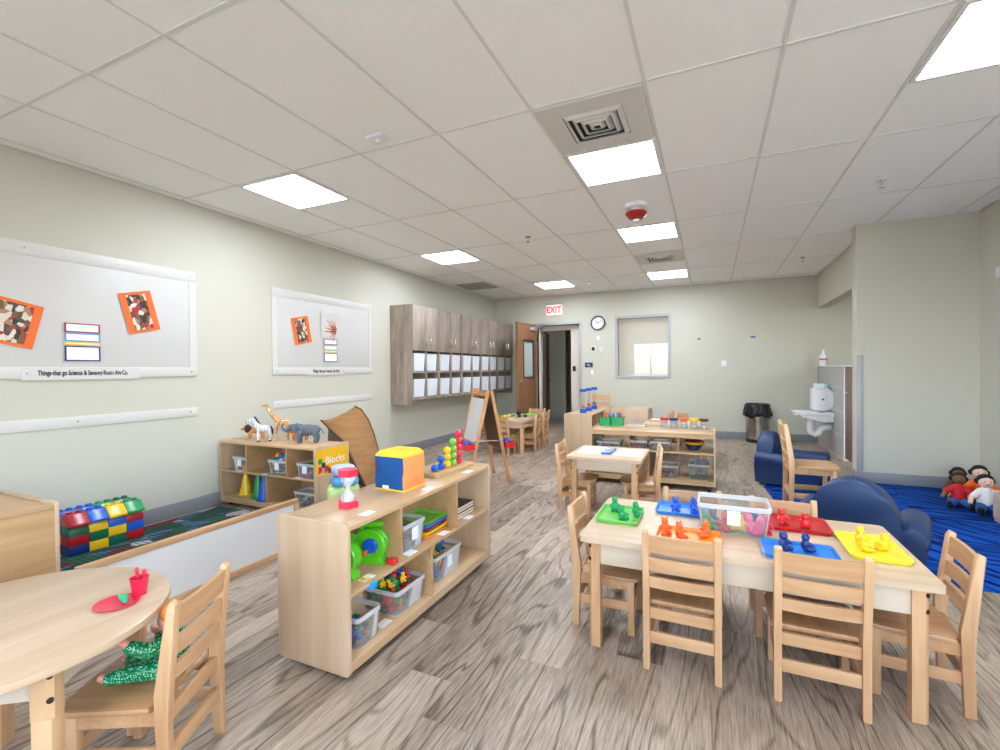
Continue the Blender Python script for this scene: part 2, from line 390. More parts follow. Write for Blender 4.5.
# diffuser vents
def vent(x0, y0, lbl):
    t = thing('air_vent', lbl, 'air vent', (x0+T/2, y0+T/2, H), 0, 'square air vents')
    h = T/2-.012; m = mat('vent_white', (214, 212, 206), .5)
    q = .17; s = S()
    for a in ((-h, h, -h, -q), (-h, h, q, h), (-h, -q, -q, q), (q, h, -q, q)): s.box(*a, -.012, -.003)
    s.obj('vent_plate', m, t)
    S().box(-q, q, -q, q, -.004, -.002).obj('dark_throat', black, t)
    s = S()
    for k in range(4):
        r0 = q-.003-k*.04; r1 = r0-.022
        b = bmesh.new(); v0 = [b.verts.new((a*r0, c*r0, -.006)) for a, c in ((-1, -1), (1, -1), (1, 1), (-1, 1))]; v1 = [b.verts.new((a*r1, c*r1, -.006-.018)) for a, c in ((-1, -1), (1, -1), (1, 1), (-1, 1))]
        v2 = [b.verts.new((a*(r1-.006), c*(r1-.006), -.006-.018)) for a, c in ((-1, -1), (1, -1), (1, 1), (-1, 1))]; v3 = [b.verts.new((a*(r0-.012), c*(r0-.012), -.006)) for a, c in ((-1, -1), (1, -1), (1, 1), (-1, 1))]
        for A, Bq in ((v0, v1), (v1, v2), (v2, v3)):
            for n in range(4): b.faces.new((A[n], A[(n+1) % 4], Bq[(n+1) % 4], Bq[n]))
        s._m(b)
    s.obj('louvre_rings', m, t, ang=20)
vent(C(5), Y2-1.22, 'large square ceiling vent before the nearest light of the centre row')
vent(C(5), Y2+2.44, 'smaller looking ceiling vent between the two far centre lights')
t = thing('return_grille', 'grey return air grille in the ceiling above the wall cabinets', 'air grille', (-3.68, Y2+3.48, H))
S().box(-.29, .29, -.29, .29, -.01, 0, bev=.003).obj('grille_frame', mat('grille_frame_grey', (190, 188, 182), .6), t)
s = S()
for k in range(22): s.box(-.26, .26, -.26+k*.024, -.25+k*.024, -.014, -.0101)
s.obj('slats', mat('grille_grey', (168, 166, 160), .6), t)
# ceiling devices
t = thing('smoke_strobe', 'round white smoke detector with red strobe under it', 'smoke detector', (-.60, 4.27, H)); t.scale = (1.15, 1.15, 1.05)
S().lathe([(.085, 0), (.085, -.03), (.07, -.04), (.045, -.042), (.045, -.065), (0, -.065)]).obj('base', white, t)
S().lathe([(.075, -.066), (.082, -.08), (.055, -.12), (.03, -.128), (0, -.13)]).obj('red_horn', mat('strobe_red', (150, 24, 20), .3), t, label='dark red horn')
S().ball((0, 0, -.128), (.025, .025, .018)).obj('lens', white, t)
def sprinkler(x, y, l):
    t = thing('sprinkler', l, 'sprinkler', (x, y, H), 0, 'ceiling sprinklers')
    S().lathe([(.035, 0), (.03, -.008), (.012, -.01), (.01, -.03), (0, -.03)], n=16).obj('escutcheon', chrome, t)
    S().box(-.004, .004, -.012, .012, -.05, -.03).lathe([(.022, -.05), (.022, -.054), (0, -.054)], n=12).obj('deflector', chrome, t)
sprinkler(1.22, 4.58, 'chrome sprinkler in the ceiling above the blue carpet'); sprinkler(1.11, 7.3, 'chrome sprinkler in the ceiling near the sink corner')
sprinkler(-1.825, 4.79, 'chrome sprinkler in the ceiling left of the centre lights'); sprinkler(-1.86, 7.71, 'chrome sprinkler in the ceiling in front of the clock')
tag(S().lathe([(.05, 0), (.048, -.02), (.03, -.032), (0, -.033)], (-1.852, 6.82, H)).obj('smoke_detector', white), 'small white round detector on the ceiling near the far wall', 'smoke detector')
tag(S().box(-1.94, -1.82, 2.29, 2.39, H-.02, H, bev=.006).lathe([(.022, 0), (.018, -.02), (0, -.02)], (-1.88, 2.34, H-.02)).obj('motion_sensor', white), 'small white square sensor on the ceiling at left', 'sensor')

# ------------------------------------------------------------------ back wall: door, vestibule, window
fr = struct(S().box(DX0-.05, DX0, YB-.02, YB+.14, 0, DZ+.05, bev=.003).box(DX1, DX1+.05, YB-.02, YB+.14, 0, DZ+.05, bev=.003).box(DX0, DX1, YB-.02, YB+.14, DZ, DZ+.05, bev=.003).obj('door_2', frame_g))
# inner panelled frame with second opening
struct(S().box(DX0-.3, -3.13, YB+.14, YB+.24, 0, 2.4).box(-2.506, DX1+.3, YB+.14, YB+.24, 0, 2.4).box(-3.13, -2.506, YB+.14, YB+.24, 1.97, 2.4).obj('door_3', jamb_m))
# the open door leaf
t = thing('open_door', 'brown wooden door with narrow glass pane standing open into the room', 'door', (-3.17, 8.70, 0), math.radians(-93))
s = S(); w = .88
s.box(0, w, -.022, .022, .01, 1.03).box(0, w, -.022, .022, 1.76, 2.07).box(0, .15, -.022, .022, 1.03, 1.76).box(w-.23, w, -.022, .022, 1.03, 1.76)
s.obj('door_panel', doorw, t)
S().box(.15, w-.23, -.03, .03, 1.03, 1.06).box(.15, w-.23, -.03, .03, 1.73, 1.76).box(.15, .18, -.03, .03, 1.06, 1.73).box(w-.26, w-.23, -.03, .03, 1.06, 1.73).obj('vision_frame', mat('dark_vision_frame', (60, 56, 54), .5), t)
S().box(.18, w-.26, -.004, .004, 1.06, 1.73).obj('glass', clear('door_glass', (225, 232, 225), .55, .1), t)
for sy in (-1, 1):
    hd = S().lathe([(.028, 0), (.028, .01), (.012, .012), (.012, .05), (0, .05)], (w-.07, sy*.022, .98), M=Matrix.Rotation(-sy*PI/2, 4, 'X')).obj('lever_handle', chrome, t)
    S().tube([(w-.07, sy*.066, .98), (w-.12, sy*.068, .98), (w-.19, sy*.062, .975)], .010).obj('lever', chrome, hd)
S().box(.05, .34, .022, .062, 1.95, 2.01, bev=.008).tube([(.2, .05, 2.02), (.02, .16, 2.03), (-.1, .1, 2.03)], .012).obj('door_closer', frame_g, t)
s = S()
for k in range(34): s.box(-.012, .004, -.03, .03, .03+k*.059, .075+k*.059, bev=.002)
s.obj('piano_hinge', chrome, t)
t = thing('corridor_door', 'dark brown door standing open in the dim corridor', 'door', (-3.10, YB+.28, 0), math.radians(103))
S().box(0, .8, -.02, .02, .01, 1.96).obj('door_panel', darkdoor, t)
S().box(.25, .6, -.025, -.021, .2, .75).obj('louvre', black, t)
S().ball((.74, -.04, .95), .025).cyl((.74, -.02, .95), (.74, -.04, .95), .01).obj('knob', chrome, t)
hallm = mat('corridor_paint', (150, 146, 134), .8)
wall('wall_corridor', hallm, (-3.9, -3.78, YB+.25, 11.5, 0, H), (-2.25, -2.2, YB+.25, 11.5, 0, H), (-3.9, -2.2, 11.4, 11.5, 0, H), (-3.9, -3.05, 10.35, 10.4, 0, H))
t = thing('corridor_added_light', 'added dim light, out of view inside the corridor beyond the open door', 'ceiling light', (-2.9, 9.7, H-.001))  # unseen lamp added to lift the dark corridor walls
S().box(-.15, .15, -.3, .3, -.02, 0).obj('diffuser', emis('corridor_glow', (255, 248, 236), 1.6), t)
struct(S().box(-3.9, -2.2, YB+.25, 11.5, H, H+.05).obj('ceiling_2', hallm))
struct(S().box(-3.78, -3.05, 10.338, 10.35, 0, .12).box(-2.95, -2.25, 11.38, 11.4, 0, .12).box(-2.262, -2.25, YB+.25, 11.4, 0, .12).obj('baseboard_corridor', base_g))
# room seen through the inner window
roomm = mat('office_paint', (226, 220, 206), .8)
wall('wall_office', roomm, (-2.14, -2.1, YB+.12, 11.2, 0, H), (.4, .45, YB+.12, 11.2, 0, H), (-2.1, .4, 11.15, 11.2, 0, H))
struct(S().box(-2.1, .4, YB+.12, 11.2, H, H+.05).obj('ceiling_3', roomm))
t = thing('office_added_light', 'added light, out of view in the office behind the inner window', 'ceiling light', (-.9, 10., H-.001))  # unseen lamp added to brighten the inner window from behind
S().box(-.6, .6, -.3, .3, -.02, 0).obj('diffuser', emis('office_glow', (255, 250, 246), 8), t)
BLIND, nt, N, L, p = newmat('cream_blind'); p.inputs['Base Color'].default_value = (*lin((236, 234, 228)), 1); p.inputs['Roughness'].default_value = .8
trl = N.new('ShaderNodeBsdfTranslucent'); trl.inputs[0].default_value = (*lin((236, 234, 228)), 1); mxb = N.new('ShaderNodeMixShader'); mxb.inputs[0].default_value = .5
L.new(p.outputs[0], mxb.inputs[1]); L.new(trl.outputs[0], mxb.inputs[2]); L.new(mxb.outputs[0], N['Material Output'].inputs['Surface'])
struct(S().box(WX0-.05, WX1+.05, YB+.15, YB+.156, WZ0-.1, WZ1+.1).obj('window_blind', BLIND))
wf = struct(S().box(WX0, WX0+.045, YB-.015, YB+.135, WZ0, WZ1).box(WX1-.045, WX1, YB-.015, YB+.135, WZ0, WZ1).box(WX0+.045, WX1-.045, YB-.015, YB+.135, WZ0, WZ0+.045).box(WX0+.045, WX1-.045, YB-.015, YB+.135, WZ1-.045, WZ1).obj('window_1', frame_g))
m, nt, N, L, p = newmat('inner_window_glass')
tr = N.new('ShaderNodeBsdfTransparent'); tr.inputs[0].default_value = (.97, .97, .96, 1); gl = N.new('ShaderNodeBsdfGlossy'); gl.inputs['Roughness'].default_value = .01
mx = N.new('ShaderNodeMixShader'); mx.inputs[0].default_value = .05; L.new(tr.outputs[0], mx.inputs[1]); L.new(gl.outputs[0], mx.inputs[2]); L.new(mx.outputs[0], N['Material Output'].inputs['Surface'])
S().box(WX0+.045, WX1-.045, YB+.03, YB+.036, WZ0+.045, WZ1-.045).obj('window_pane', m, wf)

def text(name, body, size, m, parent, loc, rot, ext=.0008, align='CENTER', label=None, sx=1, bold=0):
    c = bpy.data.curves.new(name, 'FONT'); c.body = body; c.size = size; c.extrude = ext; c.align_x = align; c.align_y = 'CENTER'; c.offset = bold
    o = bpy.data.objects.new(name, c); col.objects.link(o); bpy.context.view_layer.update()
    dg = bpy.context.evaluated_depsgraph_get(); me = bpy.data.meshes.new_from_object(o.evaluated_get(dg)); bpy.data.objects.remove(o)
    me.materials.clear(); me.materials.append(m)
    o = bpy.data.objects.new(name, me); col.objects.link(o); o.parent = parent; o.location = loc; o.rotation_euler = rot; o.scale = (sx, 1, 1)
    if label: o['label'] = label
    return o
RB = (PI/2, 0, 0)          # text on the back wall, read from -Y
RL = (PI/2, 0, PI/2)       # text on the left wall, read from +X
t = thing('exit_sign', 'lit white exit sign with red letters above the open door', 'exit sign', (-2.79, YB, 2.25))
S().box(-.155, .155, -.06, -.012, 0, .2, bev=.01).obj('sign_box', emis('exit_face', (250, 226, 220), .35), t)
S().box(-.17, .17, -.07, 0, .205, .24, bev=.008).box(-.05, .05, -.04, 0, .05, .205).obj('mounting_canopy', frame_g, t)
text('letters', 'EXIT', .17, emis('exit_red', (255, 50, 40), 1.0), t, (0, -.061, .1), RB, sx=.85, bold=.006)
t = thing('wall_clock', 'round white wall clock with black rim right of the door', 'clock', (-1.94, YB, 2.06))
RX = Matrix.Rotation(PI/2, 4, 'X')
S().lathe([(.135, 0), (.135, .03), (.125, .038), (.118, .03), (.118, .01)], M=RX, n=40).obj('rim', black, t)
S().lathe([(.118, .008), (.118, .014), (0, .014)], M=RX, n=40).obj('face', paper, t)
s = S()
for k in range(12):
    a = k*PI/6; s.box(-.003, .003, -.018, -.0145, .088, .108, M=Matrix.Rotation(a, 4, 'Y'))
s.obj('hour_marks', black, t)
S().box(-.004, .004, -.02, -.0185, -.01, .06, M=Matrix.Rotation(math.radians(-48), 4, 'Y')).obj('hour_hand', black, t)
S().box(-.003, .003, -.022, -.0205, -.01, .09, M=Matrix.Rotation(math.radians(62), 4, 'Y')).obj('minute_hand', black, t)
def small(name, x, z, w, h, d, m, lbl, cat, y=YB):
    return tag(S().box(x-w/2, x+w/2, y-d, y, z-h/2, z+h/2, bev=min(.004, d/3)).obj(name, m), lbl, cat)
small('alarm_chime', -1.94, 1.775, .05, .07, .03, whitew, 'tiny white box on the wall just below the clock', 'sensor')
t = thing('thermostat', 'small thermostat with dark screen on the wall below the clock', 'thermostat', (-2.03, YB, 1.56))
S().box(-.04, .04, -.025, 0, -.06, .06, bev=.004).obj('housing', whitew, t); S().box(-.03, .03, -.028, -.0255, -.02, .05).obj('screen', mat('dark_screen', (40, 60, 80), .2), t)
small('card_reader', -1.885, 1.55, .06, .1, .02, mat('pale_switch', (216, 212, 196), .5), 'beige switch plate right of the thermostat', 'switch')
t = thing('room_sign', 'small dark blue room sign plate with white lettering beside door', 'sign', (-2.12, YB, 1.272))
S().box(-.075, .075, -.008, 0, -.045, .045, bev=.002).obj('plate', mat('sign_navy', (14, 40, 84), .4), t)
S().box(-.04, .01, -.0095, -.0082, .0, .012).box(-.02, .03, -.0095, -.0082, -.02, -.01).obj('lettering', paper, t)
small('light_switch', -2.06, 1.12, .05, .08, .012, white, 'white switch plate below the blue room sign', 'switch')
small('wall_switch', .196, 1.255, .075, .115, .012, white, 'white switch plate on the bare back wall', 'switch')
tape = mat('blue_tape', (0, 110, 180), .6)
small('tape_scrap', -.192, 1.695, .05, .028, .002, tape, 'scrap of blue tape on back wall, nearer the inner window', 'tape')
o = small('tape_scrap', .631, 1.70, .07, .03, .002, tape, 'scrap of blue tape on back wall, above the trash can', 'tape')
small('door_sensor', -2.44, 1.205, .06, .1, .03, black, 'small black access reader on the door frame', 'reader', YB+.14)
small('door_keypad', -3.3, 1.23, .05, .13, .03, black, 'narrow black keypad between wall cabinets and open door', 'keypad')

# ------------------------------------------------------------------ left wall boards
def board(y0, y1, lbl, cap, capy, capw, csize):
    t = thing('display_board', lbl, 'display board', (XL, (y0+y1)/2, 1.165))
    h = (y1-y0)/2; z = .89
    S().box(0, .006, -h, h, 0, z, bev=.002).obj('panel', board_m, t)
    S().box(.0062, .010, -h, h, z-.085, z, bev=.001).obj('top_rail', railw, t)
    S().box(.0062, .012, -h, h, 0, .075, bev=.002).obj('bottom_rail', railw, t)
    S().box(.0062, .010, -h, -h+.06, .08, z-.09).obj('side_strip', railw, t); S().box(.0062, .010, h-.06, h, .08, z-.09).obj('side_strip', railw, t)
    n = 4
    for k in range(n):
        yy = -h+.05+(2*h-.1)*k/(n-1)
        for zz in (.035, z-.04): S().lathe([(.006, 0), (.005, .003), (0, .004)], (.0125, yy, zz), M=Matrix.Rotation(PI/2, 4, 'Y'), n=10).obj('screw', chrome, t)
    S().box(.0125, .0135, capy-(y0+y1)/2-capw/2, capy-(y0+y1)/2+capw/2, -.012, .07).obj('caption_strip', railw, t)
    text('caption', cap, csize, black, t, (.014, capy-(y0+y1)/2, .034), RL, sx=(capw-.06)/max(.1, len(cap)*csize*.52), bold=.0012)
board(.9, 2.578, 'large white display board with two orange framed photos, nearest on left wall', 'Things-that go Science & Sensory Room Art Co.', 1.79, .68, .047)
board(3.338, 4.855, 'smaller white display board with one orange framed photo before the cabinets', 'Things that go Sensory Lab Push', 4.06, .56, .046)
def rail(y0, y1, lbl):
    t = thing('mounting_rail', lbl, 'wall rail', (XL, (y0+y1)/2, .82), 0, 'empty mounting rails')
    h = (y1-y0)/2; S().box(0, .008, -h, h, 0, .075, bev=.002).obj('strip', railw, t)
    for k in range(3): S().lathe([(.006, 0), (.005, .003), (0, .004)], (.0085, -h+.06+(2*h-.12)*k/2, .04), M=Matrix.Rotation(PI/2, 4, 'Y'), n=10).obj('screw', chrome, t)
rail(.9, 2.578, 'empty white rail below the large display board'); rail(3.338, 4.86, 'empty white rail below the smaller display board')
om = mat('orange_paper', (240, 112, 44), .7)
pc = [(60, 40, 30), (120, 86, 56), (216, 206, 190), (36, 50, 40), (180, 40, 50), (168, 130, 92), (90, 70, 60), (222, 214, 206)]
def photo(cy, cz, w, h, ang, lbl, seed):
    t = thing('photo_print', lbl, 'photo', (XL+.0136, cy, cz)); t.rotation_euler = (math.radians(ang), 0, 0)
    S().box(0, .0012, -w/2, w/2, -h/2, h/2).obj('orange_mat', om, t)
    S().box(.0013, .0022, -w/2+.045, w/2-.045, -h/2+.02, h/2-.02).obj('snapshot', picture_mat('snapshot_%d' % seed, pc[seed:]+pc[:seed], 38, (1, 1, .7)), t)
photo(1.39, 1.53, .30, .29, -13, 'orange framed photo at the far left edge of the large board', 0)
photo(2.14, 1.67, .225, .31, 14, 'orange framed photo at the right side of the large board', 2)
photo(3.707, 1.643, .23, .29, 12, 'orange framed photo on the smaller display board', 4)
def cards(cy, cz, w, lbl):
    t = thing('note_card', lbl, 'card', (XL+.0136, cy, cz), 0)
    for (z0, z1, c) in ((.20, .265, 'dkred'), (.137, .195, 'skyblue'), (.11, .133, 'yellow'), (0, .105, 'dkblue')):
        o = S().box(0, .001, -w/2, w/2, z0, z1).obj('card_border', COL[c], t, label=c.replace('dk', 'dark ')+' bordered card')
        S().box(.0011, .0016, -w/2+.01, w/2-.01, z0+.008, z1-.008).obj('card_text_area', paper, o)
cards(1.775, 1.283, .205, 'white note cards with red, blue and yellow borders on the large board')
cards(4.128, 1.304, .21, 'white note cards with coloured borders on the smaller board')
t = thing('leaf_artwork', 'brown branching leaf artwork on white sheet on the smaller board', 'artwork', (XL+.0136, 4.135, 1.68))
S().box(0, .001, -.15, .15, -.09, .19).obj('sheet', railw, t)
bm_ = mat('rust_paint', (170, 84, 52), .7)
s = S()
for k in range(9):
    a = math.radians(100+k*19); r = .1+.05*((k*7) % 3)/2
    pts = [(.003, .08, -.01)]
    for q in range(1, 5): pts.append((.003, .08+math.cos(a)*r*q/4*1.3+.006*math.sin(q*2+k), -.01+math.sin(a)*r*q/4+.02*q/4))
    s.tube(pts, [.012, .01, .008, .006, .003], n=6)
for v in s.bm.verts: v.co.x = .0012+(v.co.x-.003)*.06+.0006
s.obj('brushed_branches', bm_, t)
# board on right wall
t = thing('display_board', 'white display board edge on the right wall by the dolls', 'display board', (XR, 4.8, 1.165))
S().box(-.006, 0, -.78, .78, 0, .89, bev=.002).obj('panel', board_m, t); S().box(-.012, -.0062, -.78, .78, .805, .89).obj('top_rail', white, t)

# ------------------------------------------------------------------ wall cabinets with cubbies
CX, CY0, CW = -3.70, 5.25, .697
def cab_unit(k):
    nm = ['nearest', 'second', 'middle', 'fourth', 'farthest'][k]
    t = thing('wall_cabinet', nm+' grey wall cabinet unit with two doors over four cubbies, left wall', 'cabinet', (XL, CY0+k*CW, .72), 0, 'grey wall cabinet units')
    d = CX-XL; w = CW; th = .018
    first, last = k == 0, k == 4
    z0 = 0 if first else .07
    S().box(.001, d+(.0 if not first else .0), 0, th, z0, 1.38, bev=.001).obj('side_panel', greyz, t)
    S().box(.001, d, w-th, w-.0005, 0 if last else .07, 1.38).obj('side_panel', greyz, t)
    for z0_, z1_ in ((1.362, 1.38), (.755, .775), (.44, .47), (.07, .11)): S().box(.001, d, th, w-th, z0_, z1_).obj('shelf_board', greyin, t)
    S().box(.001, .008, th, w-th, .11, 1.362).obj('back_panel', greyin, t)
    S().box(.01, d, w/2-.022, w/2+.022, .11, .44).box(.01, d, w/2-.022, w/2+.022, .47, .755).obj('divider', greyz, t)
    for q in (0, 1):
        y0 = .002+q*w/2; y1 = y0+w/2-.004
        dr = S().box(d+.001, d+.02, y0, y1, .75, 1.378, bev=.0015).obj('cabinet_door', greyz, t)
        hy = y1-.05 if q == 0 else y0+.05
        S().tube([(d+.02, hy, .83), (d+.05, hy, .85), (d+.055, hy, .91), (d+.05, hy, .97), (d+.02, hy, .99)], .006, n=8).obj('handle', chrome, dr)
    S().box(d-.02, d+.001, 0, w, .07, .112).box(d-.02, d+.001, 0, w, .44, .47).obj('face_rail', greyz, t)
    for q in range(4):
        S().tube([(.12, .1+q*.17, .07), (.13, .1+q*.17, .04), (.16, .1+q*.17, .035), (.17, .1+q*.17, .055)], .005, n=6).obj('coat_hook', steel, t)
for k in range(5): cab_unit(k)
def white_bin():
    s = S(); b = bmesh.new()
    # tapered box open on top
    def ring(w, d, z): return [b.verts.new((a*d/2, c*w/2, z)) for a, c in ((-1, -1), (1, -1), (1, 1), (-1, 1))]
    r0 = ring(.235, .25, 0); r1 = ring(.272, .27, .245); r2 = ring(.262, .26, .245); r3 = ring(.227, .24, .006)
    b.faces.new(r0[::-1]); b.faces.new(r3)
    for A, C2 in ((r0, r1), (r1, r2), (r2, r3)):
        for n in range(4): b.faces.new((A[n], A[(n+1) % 4], C2[(n+1) % 4], C2[n]))
    bmesh.ops.recalc_face_normals(b, faces=b.faces); s._m(b)
    return s
binm = mat('white_bin_plastic', (226, 230, 238), .45, var=.03)
proto = None
ordn = ['first', 'second', 'third', 'fourth', 'fifth', 'sixth', 'seventh', 'eighth', 'ninth', 'tenth']
for r, (zz, rn) in enumerate(((1.191, 'upper'), (.831, 'lower'))):
    for c in range(10):
        y = CY0+(c//2)*CW+(.018+.02+.152 if c % 2 == 0 else CW-.018-.02-.152)-.0
        y = CY0+(c//2)*CW+(CW*.265 if c % 2 == 0 else CW*.735)
        if proto is None:
            proto = white_bin().obj('white_bin', binm); o = proto
        else:
            o = proto.copy(); col.objects.link(o)
        o.location = (CX-.135-.003*((c*3+r) % 4), y, zz)
        tag(o, 'white storage bin in the %s cubby row, %s from the near end' % (rn, ordn[c]), 'bin', 'white bins in the wall cubbies')

# ------------------------------------------------------------------ furniture makers
def chair(label, loc, ang, W=.285, D=.27, seat=.262, Ht=.56, group='small maple chairs', name='child_chair'):
    t = thing(name, label, 'chair', loc, math.radians(ang), group)
    k = Ht/.56; hs = seat
    yb = -D/2
    for sx in (-1, 1):
        x = sx*(W/2-.013)
        poly = [(yb-.018, 0), (yb+.014, 0), (yb+.022, hs*.8), (yb+.024, hs*1.1), (yb-.012*k, Ht*.97), (yb-.022*k, Ht), (yb-.04*k, Ht*.985), (yb-.016, hs*1.1), (yb-.012, hs*.8)]
        S().prism(poly, 0, x-.0125, x+.0125, bev=.004).box(x-.008, x+.008, yb-.01, yb+.01, -.0, .002).obj('leg', wz, t)
    for sx in (-1, 1):
        x = sx*(W/2-.02)
        S().box(x-.014, x+.014, D/2-.035, D/2-.005, 0, hs-.018, bev=.004).obj('leg', wz, t)
    def yat(z): return yb+.005-.03*k*max(0, (z-hs*1.1)/(Ht-hs*1.1))-.004
    for a, b in ((.845, .965), (.71, .80), (.585, .665)):
        z0, z1 = a*Ht, b*Ht; n = 8; s = S(); bm = bmesh.new(); rows = []
        for i in range(n+1):
            u = -1+2*i/n; x = u*(W/2-.024); bow = -.008*(1-u*u)
            rows.append([bm.verts.new((x, yat(z)+dy+bow, z)) for z, dy in ((z0, .007), (z0, -.007), (z1, -.007), (z1, .007))])
        for A, Bq in zip(rows, rows[1:]):
            for q in range(4): bm.faces.new((A[q], A[(q+1) % 4], Bq[(q+1) % 4], Bq[q]))
        bm.faces.new(rows[0]); bm.faces.new(rows[-1][::-1]); bmesh.ops.recalc_face_normals(bm, faces=bm.faces)
        s._m(bm); s.obj('back_slat', wx, t)
    ww = W/2+.004
    poly = [(-W/2+.027, yb+.024), (W/2-.027, yb+.024), (W/2-.027, yb+.032), (ww, yb+.034), (ww+.004, D/2-.03), (ww-.008, D/2+.008), (ww-.03, D/2+.022), (0, D/2+.028), (-ww+.03, D/2+.022), (-ww+.008, D/2+.008), (-ww-.004, D/2-.03), (-ww, yb+.034), (-W/2+.027, yb+.032)]
    S().prism(poly, 2, hs-.018, hs, bev=.005).obj('seat', seatm, t)
    xi = W/2-.026
    s = S()
    for sx in (-1, 1): s.box(sx*(W/2-.02)-.008, sx*(W/2-.02)+.008, yb+.02, D/2-.034, hs-.062, hs-.019, bev=.002)
    s.box(-xi, xi, yb-.004, yb+.014, hs-.062, hs-.019, bev=.002).box(-W/2+.034, W/2-.034, D/2-.028, D/2-.012, hs-.062, hs-.019, bev=.002)
    s.obj('seat_frame', wx, t)
    zs = hs*.4
    for sx in (-1, 1): S().box(sx*(W/2-.02)-.007, sx*(W/2-.02)+.007, yb+.014, D/2-.034, zs, zs+.042, bev=.002).obj('stretcher', wy, t)
    S().box(-xi, xi, yb-.008, yb+.008, zs+.0, zs+.046, bev=.002).obj('stretcher', wx, t)
    S().box(-W/2+.034, W/2-.034, D/2-.028, D/2-.014, zs+.03, zs+.065, bev=.002).obj('stretcher', wx, t)
    return t
def table(label, cx, cy, w, d, h, ang=0, leg=.046, rad=.02, ap=.09, inset=.035, name='play_table'):
    t = thing(name, label, 'table', (cx, cy, 0), math.radians(ang)); P4c = .009
    S().box(-w/2, w/2, -d/2, d/2, h-.024, h, bev=rad, seg=4, edges=2).obj('tabletop', tabx, t)
    q = inset
    S().box(-w/2+q+leg, w/2-q-leg, -d/2+q+.008, -d/2+q+.028, h-.024-ap, h-.0245, bev=.002).box(-w/2+q+leg, w/2-q-leg, d/2-q-.028, d/2-q-.008, h-.024-ap, h-.0245, bev=.002)\
       .box(-w/2+q+.008, -w/2+q+.028, -d/2+q+leg, d/2-q-leg, h-.024-ap, h-.0245, bev=.002).box(w/2-q-.028, w/2-q-.008, -d/2+q+leg, d/2-q-leg, h-.024-ap, h-.0245, bev=.002).obj('apron', apronm, t)
    for sx in (-1, 1):
        for sy in (-1, 1):
            x0 = sx*(w/2-q-leg/2); y0 = sy*(d/2-q-leg/2); a = leg/2; c = .009
            P4 = [(-a, -a), (a, -a), (a, a-c), (a-c, a), (-a, a)]
            rot = {(1, 1): 0, (-1, 1): 90, (-1, -1): 180, (1, -1): 270}[(sx, sy)]
            ca, sa = math.cos(math.radians(rot)), math.sin(math.radians(rot))
            top = [(p[0]*ca-p[1]*sa+x0, p[0]*sa+p[1]*ca+y0) for p in P4]
            lg = S().prism(top, 2, .001, h-.0245).box(x0-a*.5, x0+a*.5, y0-a*.5, y0+a*.5, 0, .004).obj('leg', wz, t)
            for zz in (h-.05, h-.105):
                dd = a-c/2; S().lathe([(.008, 0), (.007, .004), (0, .005)], (x0+sx*dd, y0+sy*dd, zz), M=Matrix.Rotation(math.atan2(sy, sx), 4, 'Z') @ Matrix.Rotation(PI/2, 4, 'Y'), n=10).obj('bolt', black, lg)
    return t
def shelf(label, cx, cy, L_, D_, ang, Ht=.6, mid=.34, up=(), low=(), back=True, name='open_shelf', stick=(), casters=True):
    """open front faces local -y, length along x"""
    t = thing(name, label, 'shelf', (cx, cy, 0), math.radians(ang))
    h = L_/2; d = D_/2; th = .016; z0 = .055
    for sx in (-1, 1):
        x = sx*(h-th/2)
        poly = []
        for (yy, zz, a0) in ((d-.02, Ht-.008, 0), (-d+.02, Ht-.008, 90), (-d+.02, .048, 180), (d-.02, .048, 270)):
            for q in range(4):
                a = math.radians(a0+q*30); poly.append((yy+.02*math.cos(a), zz+.02*math.sin(a)))
        S().prism(poly, 0, x-th/2, x+th/2, bev=.002).obj('end_panel', plyz, t)
    xi = h-th-.0005
    S().box(-xi, xi, -d+.004, d-.004, Ht-.018, Ht, bev=.003).obj('top_board', plyx, t)
    S().box(-xi, xi, -d+.006, d-.01, mid-.015, mid, bev=.002).obj('shelf_board', plyx, t)
    S().box(-xi, xi, -d+.004, d-.01, z0+.01, z0+.026, bev=.002).box(-xi, xi, -d+.01, -d+.026, z0-.02, z0+.0095).obj('bottom_board', plyx, t)
    for x in up: S().box(x-.0075, x+.0075, -d+.006, d-.012, mid+.0005, Ht-.0185).obj('divider', plyin, t)
    for x in low: S().box(x-.0075, x+.0075, -d+.006, d-.012, z0+.0265, mid-.0155).obj('divider', plyin, t)
    if back: S().box(-xi, xi, d-.0095, d-.003, z0+.0, Ht-.0185).obj('back_panel', plyin, t)
    if casters:
        for sx in (-1, 1):
            for sy in (-1, 1):
                S().cyl((sx*(h-.07)-.01, sy*(d-.06), .022), (sx*(h-.07)+.01, sy*(d-.06), .022), .022).box(sx*(h-.07)-.015, sx*(h-.07)+.015, sy*(d-.06)-.015, sy*(d-.06)+.015, .04, z0+.0095).obj('caster', black, t)
    for (x, y, z) in stick:
        S().box(x-.035, x+.035, y-.022, y+.022, z+.0002, z+.0012).obj('label_sticker', paper, t)
    return t
